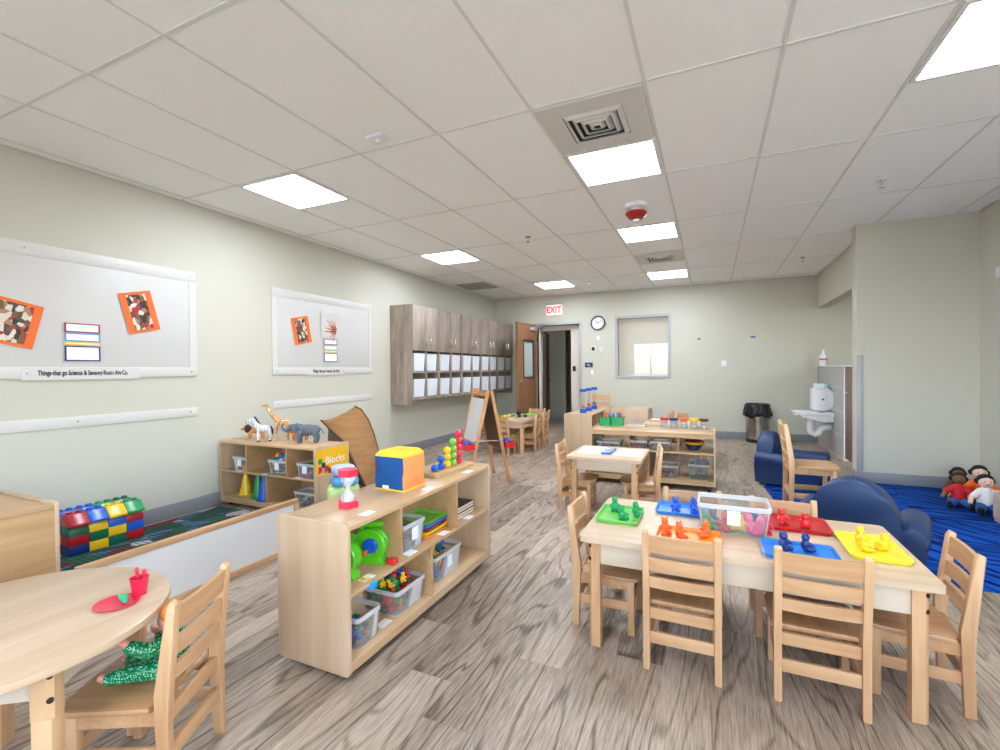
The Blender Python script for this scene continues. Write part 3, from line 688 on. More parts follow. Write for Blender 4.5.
def tub(label, loc, ang, w, d, h, m=None, card=None, group=None, name='storage_tub', taper=.88, cardm=None):
    """clear open tub; card = 'x' or 'y' side sign for a paper label"""
    t = thing(name, label, 'storage tub', loc, math.radians(ang), group)
    b = bmesh.new(); n = 6
    def ring(w, d, z, r=.02):
        out = []
        for (cx, cy, a0) in ((w/2-r, d/2-r, 0), (-w/2+r, d/2-r, 90), (-w/2+r, -d/2+r, 180), (w/2-r, -d/2+r, 270)):
            for q in range(4): a = math.radians(a0+q*30); out.append(b.verts.new((cx+r*math.cos(a), cy+r*math.sin(a), z)))
        return out
    f = taper; th = .003
    R = [ring(w*f, d*f, 0), ring(w*.97, d*.97, h-.02), ring(w, d, h-.018), ring(w, d, h), ring(w-.012, d-.012, h), ring(w*.97-2*th, d*.97-2*th, h-.02), ring(w*f-2*th, d*f-2*th, th)]
    b.faces.new(R[0][::-1]); b.faces.new(R[-1])
    for A, C2 in zip(R, R[1:]):
        for k in range(16): b.faces.new((A[k], A[(k+1) % 16], C2[(k+1) % 16], C2[k]))
    bmesh.ops.recalc_face_normals(b, faces=b.faces)
    o = S()._m(b).obj('tub_body', [m or clr, clrim], t)
    for f in o.data.polygons:
        if min(o.data.vertices[v].co.z for v in f.vertices) > h-.0205: f.material_index = 1
    if card:
        ax, sg = card
        if ax == 'x': S().box(sg*w*.485*1.0-.001+sg*.002, sg*w*.485+.001+sg*.002, -.025, .025, h*.35, h*.35+.06).obj('label_card', cardm or paper, t)
        else: S().box(-.025, .025, sg*d*.485-.001+sg*.002, sg*d*.485+.001+sg*.002, h*.35, h*.35+.06).obj('label_card', cardm or paper, t)
    return t

# toy counter bears and shapes
def bear_mesh():
    s = S(); s.ball((0, 0, .016), (.012, .010, .014)).ball((0, -.001, .035), .010).ball((-.007, 0, .044), .004).ball((.007, 0, .044), .004).ball((0, -.010, .034), .004)
    s.limb([(-.010, -.004, .022), (-.016, -.012, .018)], [.005, .004]).limb([(.010, -.004, .022), (.016, -.012, .018)], [.005, .004])
    s.limb([(-.007, -.004, .007), (-.010, -.017, .006)], [.007, .0055]).limb([(.007, -.004, .007), (.010, -.017, .006)], [.007, .0055])
    o = remesh(s.obj('toy_bear', COL['red']), .0022, 2); me = o.data; bpy.data.objects.remove(o); return me
BEAR = bear_mesh(); bears = {}
def bear(c, loc, rot, lbl, sc3=1., group=None):
    if c not in bears:
        me = BEAR.copy(); me.materials.clear(); me.materials.append(COL[c]); bears[c] = me
    o = bpy.data.objects.new('toy_bear', bears[c]); col.objects.link(o); o.location = loc; o.rotation_euler = rot; o.scale = (sc3,)*3
    return tag(o, lbl, 'toy bear', group)
def link_mesh(kind):
    s = S()
    if kind == 0: s.box(-.016, .016, -.016, .016, 0, .022, bev=.004).cyl((0, 0, .022), (0, 0, .03), .008, n=12)
    elif kind == 1: s.cyl((-.014, 0, .012), (.014, 0, .012), .012, n=14).cyl((-.02, 0, .012), (-.014, 0, .012), .006, n=10)
    else:
        s.lathe([(.004, 0), (.016, .004), (.018, .014), (.010, .022), (.004, .03)], n=14)
    return s
LM = {}
def chip(kind, c, loc, rot, lbl, group, sc3=1.):
    if (kind, c) not in LM:
        o = link_mesh(kind).obj('toy_piece', COL[c]); LM[(kind, c)] = o.data
    else:
        o = bpy.data.objects.new('toy_piece', LM[(kind, c)]); col.objects.link(o)
    o.location = loc; o.rotation_euler = rot; o.scale = (sc3,)*3
    return tag(o, lbl, 'toy piece', group)
def fill(cx, cy, z0, w, d, h, colors, where, n, step=.036, kind=None, top=None, ang=0):
    """lay countable pieces into a tub, layer by layer"""
    k = 0; z = z0+.006; ca, sa = math.cos(math.radians(ang)), math.sin(math.radians(ang))
    while z < z0+h and k < n:
        x = -w/2+step*.55
        while x < w/2-step*.4 and k < n:
            y = -d/2+step*.55
            while y < d/2-step*.4 and k < n:
                c = random.choice(colors); jx, jy = random.uniform(-.003, .003), random.uniform(-.003, .003)
                X, Y = cx+(x+jx)*ca-(y+jy)*sa, cy+(x+jx)*sa+(y+jy)*ca
                g = '%s pieces %s' % (c.replace('dk', 'dark '), where)
                lb = '%s toy piece lying %s' % (c.replace('dk', 'dark '), where)
                if kind == 'bear': bear(c, (X, Y, z), (random.uniform(-.5, .5), random.uniform(-.4, .4), random.uniform(0, 6.3)), lb.replace('toy piece', 'toy bear'), .85*step/.036, g.replace('pieces', 'bears'))
                else: chip(random.randrange(3), c, (X, Y, z), (0, 0, random.uniform(0, 6.3)), lb, g, .9*step/.036)
                k += 1; y += step
            x += step
        z += step*.88
# ------------------------------------------------------------------ big table, trays, chairs
TZ = .482
table('long maple play table in front right with coloured trays of toy bears', -.0+.085, 2.258, 1.205, .645, TZ, ang=0, ap=.10)
chair('maple chair at the left end of the long tray table', (-.445, 2.245, 0), -90, name='child_chair')
chair('maple chair in front of the long table, left one by the orange tray', (-.11, 2.055, 0), 0)
chair('maple chair in front of the long table, right one by the blue tray', (.342, 2.058, 0), 0)
chair('maple chair pulled up at the right end of the long table', (.665, 2.215, 0), 86)
chair('maple chair behind the long table, left one behind the blue tray', (-.095, 2.475, 0), 180)
chair('maple chair behind the long table, right one behind the red tray', (.31, 2.455, 0), 180)
def tray(label, x0, x1, y0, y1, c, z=TZ, ang=0, h=.016, name='tray', group='flat coloured trays'):
    cx, cy, w, d = (x0+x1)/2, (y0+y1)/2, x1-x0, y1-y0
    o = None; b = bmesh.new(); r = .02
    def ring(w, d, z, r=.018):
        out = []
        for (px, py, a0) in ((w/2-r, d/2-r, 0), (-w/2+r, d/2-r, 90), (-w/2+r, -d/2+r, 180), (w/2-r, -d/2+r, 270)):
            for q in range(5): a = math.radians(a0+q*22.5); out.append(b.verts.new((px+r*math.cos(a), py+r*math.sin(a), z)))
        return out
    R = [ring(w-.016, d-.016, .0005), ring(w, d, h), ring(w-.006, d-.006, h+.001), ring(w-.02, d-.02, .0035)]
    b.faces.new(R[0][::-1]); b.faces.new(R[-1])
    for A, C2 in zip(R, R[1:]):
        for k in range(20): b.faces.new((A[k], A[(k+1) % 20], C2[(k+1) % 20], C2[k]))
    bmesh.ops.recalc_face_normals(b, faces=b.faces)
    o = S()._m(b).obj(name, COL[c], loc=(cx, cy, z), rot=(0, 0, math.radians(ang)))
    return tag(o, label, 'tray', group)
tray('light green tray with three green toy bears, left end of long table', -.50, -.305, 2.14, 2.405, 'traygreen', ang=0)
tray('blue tray at the back edge of the long table beside the clear tub', -.255, -.01, 2.375, 2.572, 'trayblue')
tray('orange tray with orange toy bears at the front of the long table', -.215, .035, 1.985, 2.175, 'trayorange')
tray('blue tray at the front of the long table right of middle', .175, .425, 1.975, 2.165, 'trayblue')
tray('dark red tray at the back of the long table right of the clear tub', .215, .465, 2.325, 2.545, 'trayred')
tray('yellow tray with three yellow toy bears, right end of long table', .465, .655, 2.085, 2.375, 'trayyellow')
zt = TZ+.0036
for c, pts, lb in (('green', [(-.44, 2.335, .3), (-.385, 2.205, 2.6), (-.335, 2.29, 1.2)], ['back left', 'front', 'right hand']),
                   ('blue', [(-.165, 2.45, .2), (-.085, 2.47, 2.), (-.06, 2.42, 4.)], ['left', 'middle', 'right']),
                   ('orange', [(-.185, 2.10, .4), (-.125, 2.06, 1.), (-.02, 2.115, 5.)], ['left', 'middle', 'right']),
                   ('dkblue', [(.25, 2.09, .8), (.325, 2.10, 2.)], ['left', 'right']),
                   ('red', [(.285, 2.43, .5), (.37, 2.385, 3.)], ['left', 'right']),
                   ('yellow', [(.535, 2.27, .5), (.525, 2.185, 2.), (.60, 2.215, 3.6)], ['back', 'front', 'right'])):
    tn = {'green': 'light green tray', 'blue': 'back blue tray', 'orange': 'orange tray', 'dkblue': 'front blue tray', 'red': 'dark red tray', 'yellow': 'yellow tray'}[c]
    for (x, y, a), l in zip(pts, lb):
        bear(c, (x, y, zt), (0, 0, a), '%s toy bear on the %s, %s one' % (c.replace('dk', 'dark '), tn, l), 1.5, 'toy bears on the trays')
# the clear tub on the table
tub('large frosted clear tub of coloured toys on the long table', (.083, 2.285, TZ+.0005), 0, .285, .20, .125, clr, card=('y', -1))
for k, (c, x, y, z, kk) in enumerate([('green', -.02, 2.225, 0, 3), ('dkblue', .0, 2.27, 0, 3), ('teal', .06, 2.30, 0, 3), ('yellow', .085, 2.235, 0, 3), ('yellow', .115, 2.245, 0, 3), ('pink', .15, 2.235, 0, 3), ('pink', .185, 2.225, 0, 3), ('dkblue', .175, 2.295, 0, 3), ('red', .055, 2.235, 0, 3), ('pink', .135, 2.3, 0, 3), ('coral', .2, 2.27, 0, 3), ('green', .09, 2.33, 0, 3)]):
    bear(c, (x, y, TZ+.006), (random.uniform(-.3, .3), 0, random.uniform(0, 6)), '%s toy bear in the large frosted tub on the long table' % c.replace('dk', 'dark '), 1.7, '%s bears in the large frosted tub' % c)

# ------------------------------------------------------------------ second table
TZ = .47
table('small square maple table with two white papers near the acrylic shelf', -.806, 4.05, .61, .60, TZ, ap=.09)
chair('maple chair at the left side of the small square table', (-1.06, 3.965, 0), -88)
chair('darker wood chair at the right side of the small square table', (-.545, 4.02, 0), 99)
def sheet(label, x0, x1, y0, y1, z, ang=0, m=paper, name='paper_sheet', g=None):
    return tag(S().box(-(x1-x0)/2, (x1-x0)/2, -(y1-y0)/2, (y1-y0)/2, 0, .0015).obj(name, m, loc=((x0+x1)/2, (y0+y1)/2, z), rot=(0, 0, math.radians(ang))), label, 'paper', g)
sheet('white paper sheet on the left half of the small square table', -1.07, -.87, 3.93, 4.29, TZ+.0002, 2)
sheet('white paper sheet on the right half of the small square table', -.755, -.535, 3.93, 4.25, TZ+.0002, -1)
t = thing('picture_book', 'blue edged book between the papers on the small square table', 'book', (-.815, 4.06, TZ+.0002))
S().box(-.04, .04, -.13, .13, 0, .016, bev=.002).obj('cover', COL['blue'], t); S().box(-.032, .034, -.125, .1, .0162, .0172).obj('cover_picture', picture_mat('book_cover_picture', [(200, 210, 220), (120, 150, 160), (60, 90, 130), (220, 220, 200)], 30), t)

# ------------------------------------------------------------------ acrylic backed shelf
ax0, ax1, ay0, ay1 = -1.175, .033, 4.88, 5.46
t = thing('acrylic_shelf', 'wide wheeled shelf with clear acrylic back holding toy bins and jars', 'shelf', ((ax0+ax1)/2, (ay0+ay1)/2, 0))
h, d = (ax1-ax0)/2, (ay1-ay0)/2
for sx in (-1, 1):
    x = sx*(h-.008); S().prism([(-d-.004, .05), (d+.004, .05), (d-.02, .555), (d-.035, .568), (-d+.035, .568), (-d+.02, .555)], 0, x-.008, x+.008, bev=.002).obj('end_panel', plyz, t)
xi = h-.0165
S().box(-xi, xi, -d+.022, d-.022, .537, .555, bev=.003).box(-xi, xi, -d+.02, -d+.034, .505, .5365).obj('top_board', plyx, t)
S().box(-xi, xi, -d, d, .35, .365, bev=.002).obj('shelf_board', plyx, t)
S().box(-xi, xi, -d, d, .078, .094, bev=.002).box(-xi, xi, -d, -d+.014, .05, .0775).obj('bottom_board', plyx, t)
for x in (-.205, .27): S().box(x-.008, x+.008, -d+.04, d-.04, .3655, .5365).obj('divider', plyin, t)
S().box(-.02, -.004, -d+.01, d-.01, .0945, .3495).obj('divider', plyin, t)
S().box(-xi, xi, -d+.015, -d+.018, .366, .5045).box(-xi, xi, -d+.002, -d+.005, .095, .349).obj('acrylic_sheet', acry, t)
for sx in (-1, 1):
    for sy in (-1, 1): S().cyl((sx*(h-.06)-.012, sy*(d-.03), .026), (sx*(h-.06)+.012, sy*(d-.03), .026), .026).box(sx*(h-.06)-.012, sx*(h-.06)+.012, sy*(d-.03)-.012, sy*(d-.03)+.012, .03, .0775).obj('caster', black, t)
# caddy
t = thing('marker_caddy', 'bright green caddy of markers on the acrylic backed shelf', 'caddy', (-1.02, 5.28, .5553))
gm = P('green')
b = S()
def cup(s, x, w, d, h, y=0):
    s.box(x-w/2, x+w/2, y-d/2, y+d/2, 0, .004).box(x-w/2, x-w/2+.004, y-d/2, y+d/2, .004, h).box(x+w/2-.004, x+w/2, y-d/2, y+d/2, .004, h).box(x-w/2+.004, x+w/2-.004, y-d/2, y-d/2+.004, .004, h).box(x-w/2+.004, x+w/2-.004, y+d/2-.004, y+d/2, .004, h)
cup(b, -.065, .11, .15, .095); cup(b, .065, .11, .15, .095); b.box(-.012, .012, -.01, .01, .03, .15).box(-.12, .12, -.01, .01, .13, .15, bev=.004) if False else b.box(-.012, .012, -.02, .02, .05, .13, bev=.004)
b.box(-.125, -.118, -.075, .075, .08, .105).box(.118, .125, -.075, .075, .08, .105)
b.obj('caddy_body', gm, t)
mk = ['dkblue', 'red', 'orange', 'yellow', 'dkblue', 'blue', 'purple', 'teal', 'dkblue', 'lightblue', 'dkblue', 'red']
for k, c in enumerate(mk):
    x = -.1+(k % 3)*.03 if k < 6 else .03+(k % 3)*.03; y = -.03+((k//3) % 2)*.05
    o = S().cyl((x, y, .0045), (x+(.006 if k % 2 else -.006), y+.01, .125), .008, n=10).cyl((x+(.006 if k % 2 else -.006), y+.01, .125), (x+(.0075 if k % 2 else -.0075), y+.0125, .145), .0085, .007, n=10).obj('marker', COL[c], loc=(-1.02, 5.28, .5553))
    tag(o, '%s marker standing in the green caddy' % c.replace('dk', 'dark '), 'marker', '%s markers in the caddy' % c)
o = tray('shallow clear tray on the acrylic backed shelf beside green caddy', -.84, -.65, 5.22, 5.39, 'lightblue', .5553, h=.02, name='clear_tray', group=None)
o.data.materials.clear(); o.data.materials.append(clr2)
for k, (x, c) in enumerate(zip((-.465, -.370, -.268, -.171, -.073), ('red', 'dkblue', 'orange', 'yellow', 'brown'))):
    t = thing('paint_jar', 'clear jar with %s lid on the acrylic backed shelf' % c.replace('dk', 'dark '), 'jar', (x, 5.28, .5553), 0, 'lidded jars in a row')
    S().lathe([(.034, 0), (.036, .004), (.036, .07), (.03, .078), (.027, .078), (.032, .068), (.032, .006), (0, .005)], n=20).obj('jar_body', clr2, t)
    S().lathe([(.030, .079), (.04, .082), (.046, .105), (.044, .108), (0, .108)], n=20).obj('jar_lid', COL[c], t, label=c.replace('dk', 'dark ')+' lid')
    S().lathe([(.028, .006), (.03, .04), (0, .042)], n=14).obj('jar_contents', mat('white_bits_%d' % k, (226, 220, 216), .7, var=.2, sc_=60), t)
for r in range(1):
    for x in (-.39, -.297, -.205, -.113): pass
# bins on the shelf
tub('clear bin of pink and red toys on the middle of the acrylic backed shelf', (-.70, 5.06, .3655), 0, .2, .26, .085)
fill(-.70, 5.06, .3655, .17, .22, .1, ['pink', 'pink', 'red', 'dkblue', 'coral'], 'in the pink toy bin', 22, .042)
tub('clear bin of grey toys right of the pink toy bin', (-.475, 5.06, .3655), 0, .2, .26, .085)
fill(-.475, 5.06, .3655, .17, .22, .06, ['lightblue', 'lightblue', 'brown'], 'in the grey toy bin', 16, .042)
tub('clear bin on the left of the acrylic backed shelf', (-1.0, 5.06, .3655), 0, .25, .26, .06)
fill(-1.0, 5.06, .3655, .2, .22, .03, ['lightblue', 'palegreen'], 'in the left acrylic shelf bin', 12, .042)
t = thing('mixing_bowls', 'stack of navy and red bowls on the acrylic backed shelf', 'bowls', (-.165, 5.06, .3655))
S().lathe([(.04, 0), (.045, .002), (.088, .06), (.09, .062), (.085, .062), (.042, .006), (0, .006)], n=28).obj('outer_bowl', P('dkblue'), t, label='navy outer bowl')
S().lathe([(.06, .052), (.093, .068), (.097, .085), (.092, .085), (.06, .062), (0, .06)], n=28).obj('rim_bowl', P('yellow'), t, label='yellow bowl')
S().lathe([(.0, .0625), (.06, .064), (.094, .0865), (.096, .096), (.09, .096), (.055, .074), (0, .072)], n=28).obj('inner_bowl', P('dkred'), t, label='dark red inner bowl')
tub('clear bin of mixed toys on the bottom of the acrylic backed shelf', (-.40, 5.06, .0945), 0, .2, .26, .12)
fill(-.40, 5.06, .0945, .17, .22, .05, ['red', 'blue', 'lightblue', 'orange'], 'in the bottom middle bin', 18, .042)
tub('clear box of grey tubes at bottom right of the acrylic backed shelf', (-.115, 5.06, .0945), 0, .2, .26, .15)
gt = P('tubegrey', (176, 182, 200))
for k in range(5):
    o = S().cyl((-.07+k*.03, -.05+.02*k, .03), (-.03+k*.02, .07, .17), .012, n=12).obj('grey_tube', gt, loc=(-.115, 5.06, .0945)); tag(o, 'grey tube standing in the clear box of tubes', 'tube', 'grey tubes in the clear box')
tub('low clear bin at the bottom left of the acrylic backed shelf', (-.95, 5.06, .0945), 0, .3, .26, .1)
fill(-.95, 5.06, .0945, .26, .22, .03, ['lightblue', 'yellow', 'brown'], 'in the bottom left bin', 18, .042)

# ------------------------------------------------------------------ cabinet with tubes, things behind
shelf('maple shelf unit end-on behind the acrylic backed shelf, near the door', -1.595, 6.55, 1.2, .372, 90, up=(-.2, .2), low=(0,), back=True, name='storage_shelf')
for k, (y, c, w_) in enumerate(((6.18, 'orange', 'nearest'), (6.50, 'dkred', 'middle'), (6.83, 'dkblue', 'farthest'))):
    t = thing('sensory_tube', 'tall clear tube with blue caps on the far shelf, %s of three' % w_, 'toy', (-1.58, y, .6003), 0, 'clear sensory tubes')
    S().lathe([(.044, 0), (.044, .055), (0, .055)], n=20).obj('base_cap', P('blue'), t); S().lathe([(.044, .285), (.044, .325), (0, .325)], n=20).lathe([(.044, .285), (0, .285)], n=20).obj('top_cap', P('blue'), t)
    S().lathe([(.034, .0555), (.034, .2845)], n=20).obj('clear_tube', acry, t)
    s = S()
    for q in range(7): a = q*2.4; s.ball((.017*math.cos(a), .017*math.sin(a), .07+.013*(q//2)), .011, sub=1)
    s.obj('coloured_beads', COL[c], t)
t = thing('sensory_bench', 'low wooden cabinet with white top sheet against the far wall', 'cabinet', (-1.09, 6.86, 0))
S().box(-.29, .29, -.22, .22, .03, .575, bev=.003).obj('body', plyx, t); S().box(-.3, .3, -.23, -.215, .03, .63, bev=.003).box(-.3, .3, .215, .23, .03, .63, bev=.003).box(-.3, -.285, -.2145, .2145, .03, .63).box(.285, .3, -.2145, .2145, .03, .63).obj('rim', plyz, t)
S().box(-.27, .27, -.2, .2, .5755, .595).obj('top_sheet', paper, t)
chair('maple chair beyond the white topped cabinet, facing away to the right', (-.62, 6.72, 0), 100, W=.3, Ht=.62, seat=.3, group='maple chairs in the far corner')
table('maple table behind the jars and the acrylic backed shelf', -.42, 6.30, .74, .62, .50, name='play_table')
chair('maple chair behind the far table, back against the room wall', (-.435, 7.02, 0), 180, group='maple chairs in the far corner')
chair('taller brown chair standing by the wall beyond the clear tubes', (-1.86, 8.3, 0), 180, W=.36, D=.34, seat=.4, Ht=.75, group=None, name='tall_chair')
tag(S().box(-.74, -.60, 6.35, 6.5, .5002, .52, bev=.004).obj('wooden_tray', wx), 'little wooden tray on the far table', 'tray')
tag(S().box(-.73, -.61, 6.36, 6.49, .5205, .525).obj('paper_sheet', paper), 'white paper lying on the little wooden tray', 'paper')

# ------------------------------------------------------------------ far left table (by the door)
t = table('maple table with rounded corners near the open door, lime toys on it', -2.71, 6.60, .62, 1.02, TZ, rad=.14)
chair('maple chair at the near end of the door table, next to the easel', (-2.70, 6.04, 0), 0, group='maple chairs around the door table')
chair('maple chair on the right of the door table, nearer one', (-2.47, 6.42, 0), 96, group='maple chairs around the door table')
chair('maple chair on the right of the door table, farther one', (-2.49, 6.86, 0), 92, group='maple chairs around the door table')
chair('maple chair at the far end of the door table, back to the door', (-2.63, 7.10, 0), 180, group='maple chairs around the door table')
chair('maple chair on the left of the door table under the cabinets', (-3.04, 6.62, 0), -90, group='maple chairs around the door table')
tray('lime green placemat tray on the far half of the door table', -2.72, -2.50, 6.72, 7.02, 'lime', .4702, name='placemat', group=None)
tray('lime green placemat tray on the left of the door table', -2.98, -2.80, 6.45, 6.75, 'lime', .4702, name='placemat', group=None)
tag(S().ball((-2.78, 6.82, .5135), .042, sub=3).obj('black_ball', P('blk', (16, 22, 40))), 'shiny dark ball on the door table', 'ball')
for k, (x, y, c) in enumerate(((-2.66, 6.55, 'blk'), (-2.58, 6.60, 'blk'))):
    tag(S().lathe([(.018, 0), (.03, .01), (.03, .03), (.012, .045), (0, .045)], (x, y, .4702), n=14).obj('toy_cup', COL[c]), 'small black toy cup on the door table, %s one' % ('left', 'right')[k], 'toy cup', 'small black toy cups')
for k, (x, y, c, l) in enumerate(((-2.93, 6.28, 'red', 'red'), (-2.86, 6.42, 'yellow', 'yellow'), (-2.80, 6.48, 'yellow', 'yellow second'))):
    chip(k, c, (x, y, .4702+(.004 if k == 1 and False else 0)), (0, 0, k), '%s toy piece on the door table' % l, 'toy pieces on the door table', 1.6)

# ------------------------------------------------------------------ easel
BRp = Vector((-1.95, 4.50, 0)); th = math.radians(45); wv = Vector((math.cos(th), -math.sin(th), 0)); nv = Vector((wv.y, -wv.x, 0))
W_ = .48
t = thing('art_easel', 'wooden double sided child easel with white board and red paint trays', 'easel', tuple(BRp-wv*W_/2+nv*.21), -th)
# local: +x along wv, -y along nv (front)
def el(s, x, y0, z0, y1, z1, r=.013):
    v = Vector((0, y1-y0, z1-z0)); L_ = v.length; a = math.atan2(-(y1-y0), z1-z0)
    M = Matrix.Translation((x, (y0+y1)/2, (z0+z1)/2)) @ Matrix.Rotation(a, 4, 'X')
    return s.box(-r, r, -r*1.3, r*1.3, -L_/2, L_/2, bev=.003, M=M)
hx = W_/2
for sx in (-1, 1):
    el(S(), sx*hx, -.25, .005, -.012, .985).obj('front_leg', easelw, t)
    el(S(), sx*hx, .21, .005, .018, .985).obj('back_leg', easelw, t)
    S().tube([(sx*(hx+.015), -.18, .46), (sx*(hx+.015), .14, .455)], .007, n=6).obj('brace', steel, t)
a = math.atan2(.308, .995)
def panel(m, z0, z1, sgn, nm, off=0):
    L_ = z1-z0; zc = (z0+z1)/2; y = -.012-(1-zc)*.24 if sgn < 0 else .018+(1-zc)*.195
    M = Matrix.Translation((0, y, zc)) @ Matrix.Rotation(-math.atan2(.24, 1) if sgn < 0 else math.atan2(.195, 1), 4, 'X')
    S().box(-hx+.014, hx-.014, -.004, .004, -L_/2, L_/2, M=M).obj(nm, m, t)
    return M
panel(board_m, .425, .895, -1, 'white_board'); panel(mat('chalk_brown', (110, 84, 62), .8), .34, .92, 1, 'chalk_board')
S().box(-hx+.014, hx-.014, -.03, -.016, .915, .94).box(-hx+.014, hx-.014, .02, .034, .93, .955).obj('crossbar', easelw, t)
for sgn, nm in ((-1, 'front'), (1, 'back')):
    y = -.225 if sgn < 0 else .215
    s = S(); s.box(-hx-.03, hx+.03, y-.05, y+.05, .37, .376, bev=.002)
    for q in ((-hx-.03, hx+.03, y-.05, y-.044), (-hx-.03, hx+.03, y+.044, y+.05), (-hx-.03, -hx-.024, y-.044, y+.044), (hx+.024, hx+.03, y-.044, y+.044)): s.box(q[0], q[1], q[2], q[3], .376, .43)
    s.obj('paint_tray', P('red'), t, label='red plastic tray')
    for k, c in enumerate(('yellow', 'green', 'red', 'blue')):
        cx_ = -.14+k*.095
        o = S().lathe([(.03, 0), (.034, .07), (.031, .078), (0, .08)], (cx_, y, .3765), n=16).obj('paint_cup', COL[c], t, label=c+' lidded paint cup')

# ------------------------------------------------------------------ main shelf
shelf('long maple shelf unit on casters in the left foreground, open side to the right', -1.437, 1.965, 1.235, .375, 90, up=(-.275, .22), low=(-.03,), back=False, name='open_shelf',
      stick=[(-.44, -.13, .6), (0.0, -.14, .6), (.42, -.14, .6), (-.46, -.14, .34), (-.17, -.15, .34), (.12, -.155, .34), (.40, -.15, .34), (-.33, -.12, .0815)])
# local -> world of main shelf: (lx,ly) -> (-1.437-ly, 1.965+lx)
# sand timer
t = thing('sand_timer', 'large red capped sand timer on the near end of the long shelf', 'sand timer', (-1.45, 1.57, .6003), .3); t.scale = (1.22, 1.22, 1.0)
S().lathe([(.036, 0), (.038, .003), (.038, .024), (.036, .027), (0, .027)], n=6).obj('base_cap', P('coral'), t, ang=20); S().lathe([(.036, .135), (.038, .138), (.038, .162), (.036, .165), (0, .165)], n=6).lathe([(.036, .135), (0, .135)], n=6).obj('top_cap', P('coral'), t, ang=20)
S().lathe([(.022, .0275), (.024, .045), (.005, .079), (.005, .083), (.024, .117), (.022, .1345)], n=24).obj('glass_bulbs', clrim, t)
S().lathe([(.0195, .028), (.0195, .033), (.004, .046), (0, .047)], n=16).obj('sand', mat('white_sand', (224, 220, 226), .9), t)
for k in range(3):
    a = k*2.094+.4; S().cyl((.03*math.cos(a), .03*math.sin(a), .0272), (.03*math.cos(a), .03*math.sin(a), .1348), .0025, n=8).obj('pillar', clr, t)
# fabric cube
def fab(n, c): return mat(n, c, .9, var=.12, sc_=40, bump=.4)
cc = (-1.45, 1.945)
t = thing('fabric_cube', 'soft fabric tissue-style cube, blue orange and yellow, on the long shelf', 'soft cube', (cc[0], cc[1], .6003), math.radians(-2)); t.scale = (1.06, 1.06, 1.08)
q = .082; z1 = .158
def puff(s, poly_fn, nrm, mtl): pass
def face_panel(name, o0, u, v, n, m, lab, pu=.015):
    b = bmesh.new(); K = 8; g = []
    for i in range(K+1):
        row = []
        for j in range(K+1):
            a, c = i/K, j/K; bul = pu*(1-(2*a-1)**2)**.6*(1-(2*c-1)**2)**.6 if 0 < i < K and 0 < j < K else 0
            p = Vector(o0)+Vector(u)*a+Vector(v)*c+Vector(n)*(bul+.002*math.sin(a*9+c*7)); row.append(b.verts.new(p))
        g.append(row)
    for i in range(K):
        for j in range(K): b.faces.new((g[i][j], g[i+1][j], g[i+1][j+1], g[i][j+1]))
    r = bmesh.ops.extrude_face_region(b, geom=b.faces[:]); vs = [e for e in r['geom'] if isinstance(e, bmesh.types.BMVert)]
    for w in vs: w.co -= Vector(n)*.006
    bmesh.ops.recalc_face_normals(b, faces=b.faces)
    S()._m(b).obj(name, m, t, ang=60, label=lab)
face_panel('front_panel', (-q, -q, .008), (2*q, 0, 0), (0, 0, z1-.012), (0, -1, 0), fab('navy_felt', (18, 78, 142)), 'dark blue felt side')
face_panel('side_panel', (q, -q, .008), (0, 2*q, 0), (0, 0, z1-.012), (1, 0, 0), fab('orange_felt', (250, 150, 84)), 'orange felt side')
face_panel('side_panel', (-q, q, .008), (0, -2*q, 0), (0, 0, z1-.012), (-1, 0, 0), fab('red_felt', (190, 50, 50)), 'red felt side')
face_panel('back_panel', (q, q, .008), (-2*q, 0, 0), (0, 0, z1-.012), (0, 1, 0), fab('green_felt', (60, 150, 70)), 'green felt side')
ym = fab('yellow_felt', (250, 206, 62))
S().box(-q-.002, q+.002, -q-.002, q+.002, 0, .0085, bev=.003).obj('bottom_panel', ym, t, label='yellow base')
s = S(); b = bmesh.new(); K = 24; rows = []
for r_, zz in ((1.0, z1-.004), (.98, z1+.004), (.80, z1+.022), (.5, z1+.022), (.36, z1+.010), (.34, z1-.012)):
    row = []
    for k in range(K):
        a = 2*PI*k/K; c, s_ = math.cos(a), math.sin(a); sq = 1/max(abs(c), abs(s_)); mixr = (sq if r_ > .6 else 1*(.6 if False else 1))
        row.append(b.verts.new((r_*q*c*(mixr if r_ > .6 else 1.2), r_*q*s_*(mixr if r_ > .6 else .55), zz)))
    rows.append(row)
for A, B_ in zip(rows, rows[1:]):
    for k in range(K): b.faces.new((A[k], A[(k+1) % K], B_[(k+1) % K], B_[k]))
b.faces.new(rows[-1]); bmesh.ops.recalc_face_normals(b, faces=b.faces)
s._m(b); s.obj('top_panel', ym, t, ang=60, label='yellow top with slot')
S().box(-.052, .052, -.0205, .0205, z1-.009, z1-.006).obj('slot', mat('slot_dark', (90, 60, 30), .9), t)
S().box(-.03, .005, -q-.011, -q-.009, .012, .026).obj('care_tag', paper, t)
# bead stacker
t = thing('bead_stacker', 'wooden counting toy with stacks of coloured beads on the long shelf', 'counting toy', (-1.41, 2.37, .6003), math.radians(90-3)); t.scale = (1.0, 1.0, 1.13)
S().box(-.2, .2, -.045, .045, 0, .02, bev=.005).obj('base', wx, t)
for k, (c, n) in enumerate((('blue', 1), ('blue', 2), ('yellow', 3), ('lime', 4), ('coral', 5))):
    x = -.15+k*.062 if k else -.15
    S().cyl((x, .0, .0201), (x, .0, .03+n*.036), .004, n=8).obj('peg', wz, t)
    for z in range(n): S().lathe([(.006, -.0175), (.016, -.014), (.0225, -.005), (.0225, .005), (.016, .014), (.006, .0175)], (x, 0, .0388+z*.036), n=20).obj('bead', COL[c], t, label={'coral': 'red', 'lime': 'light green'}.get(c, c)+' bead')

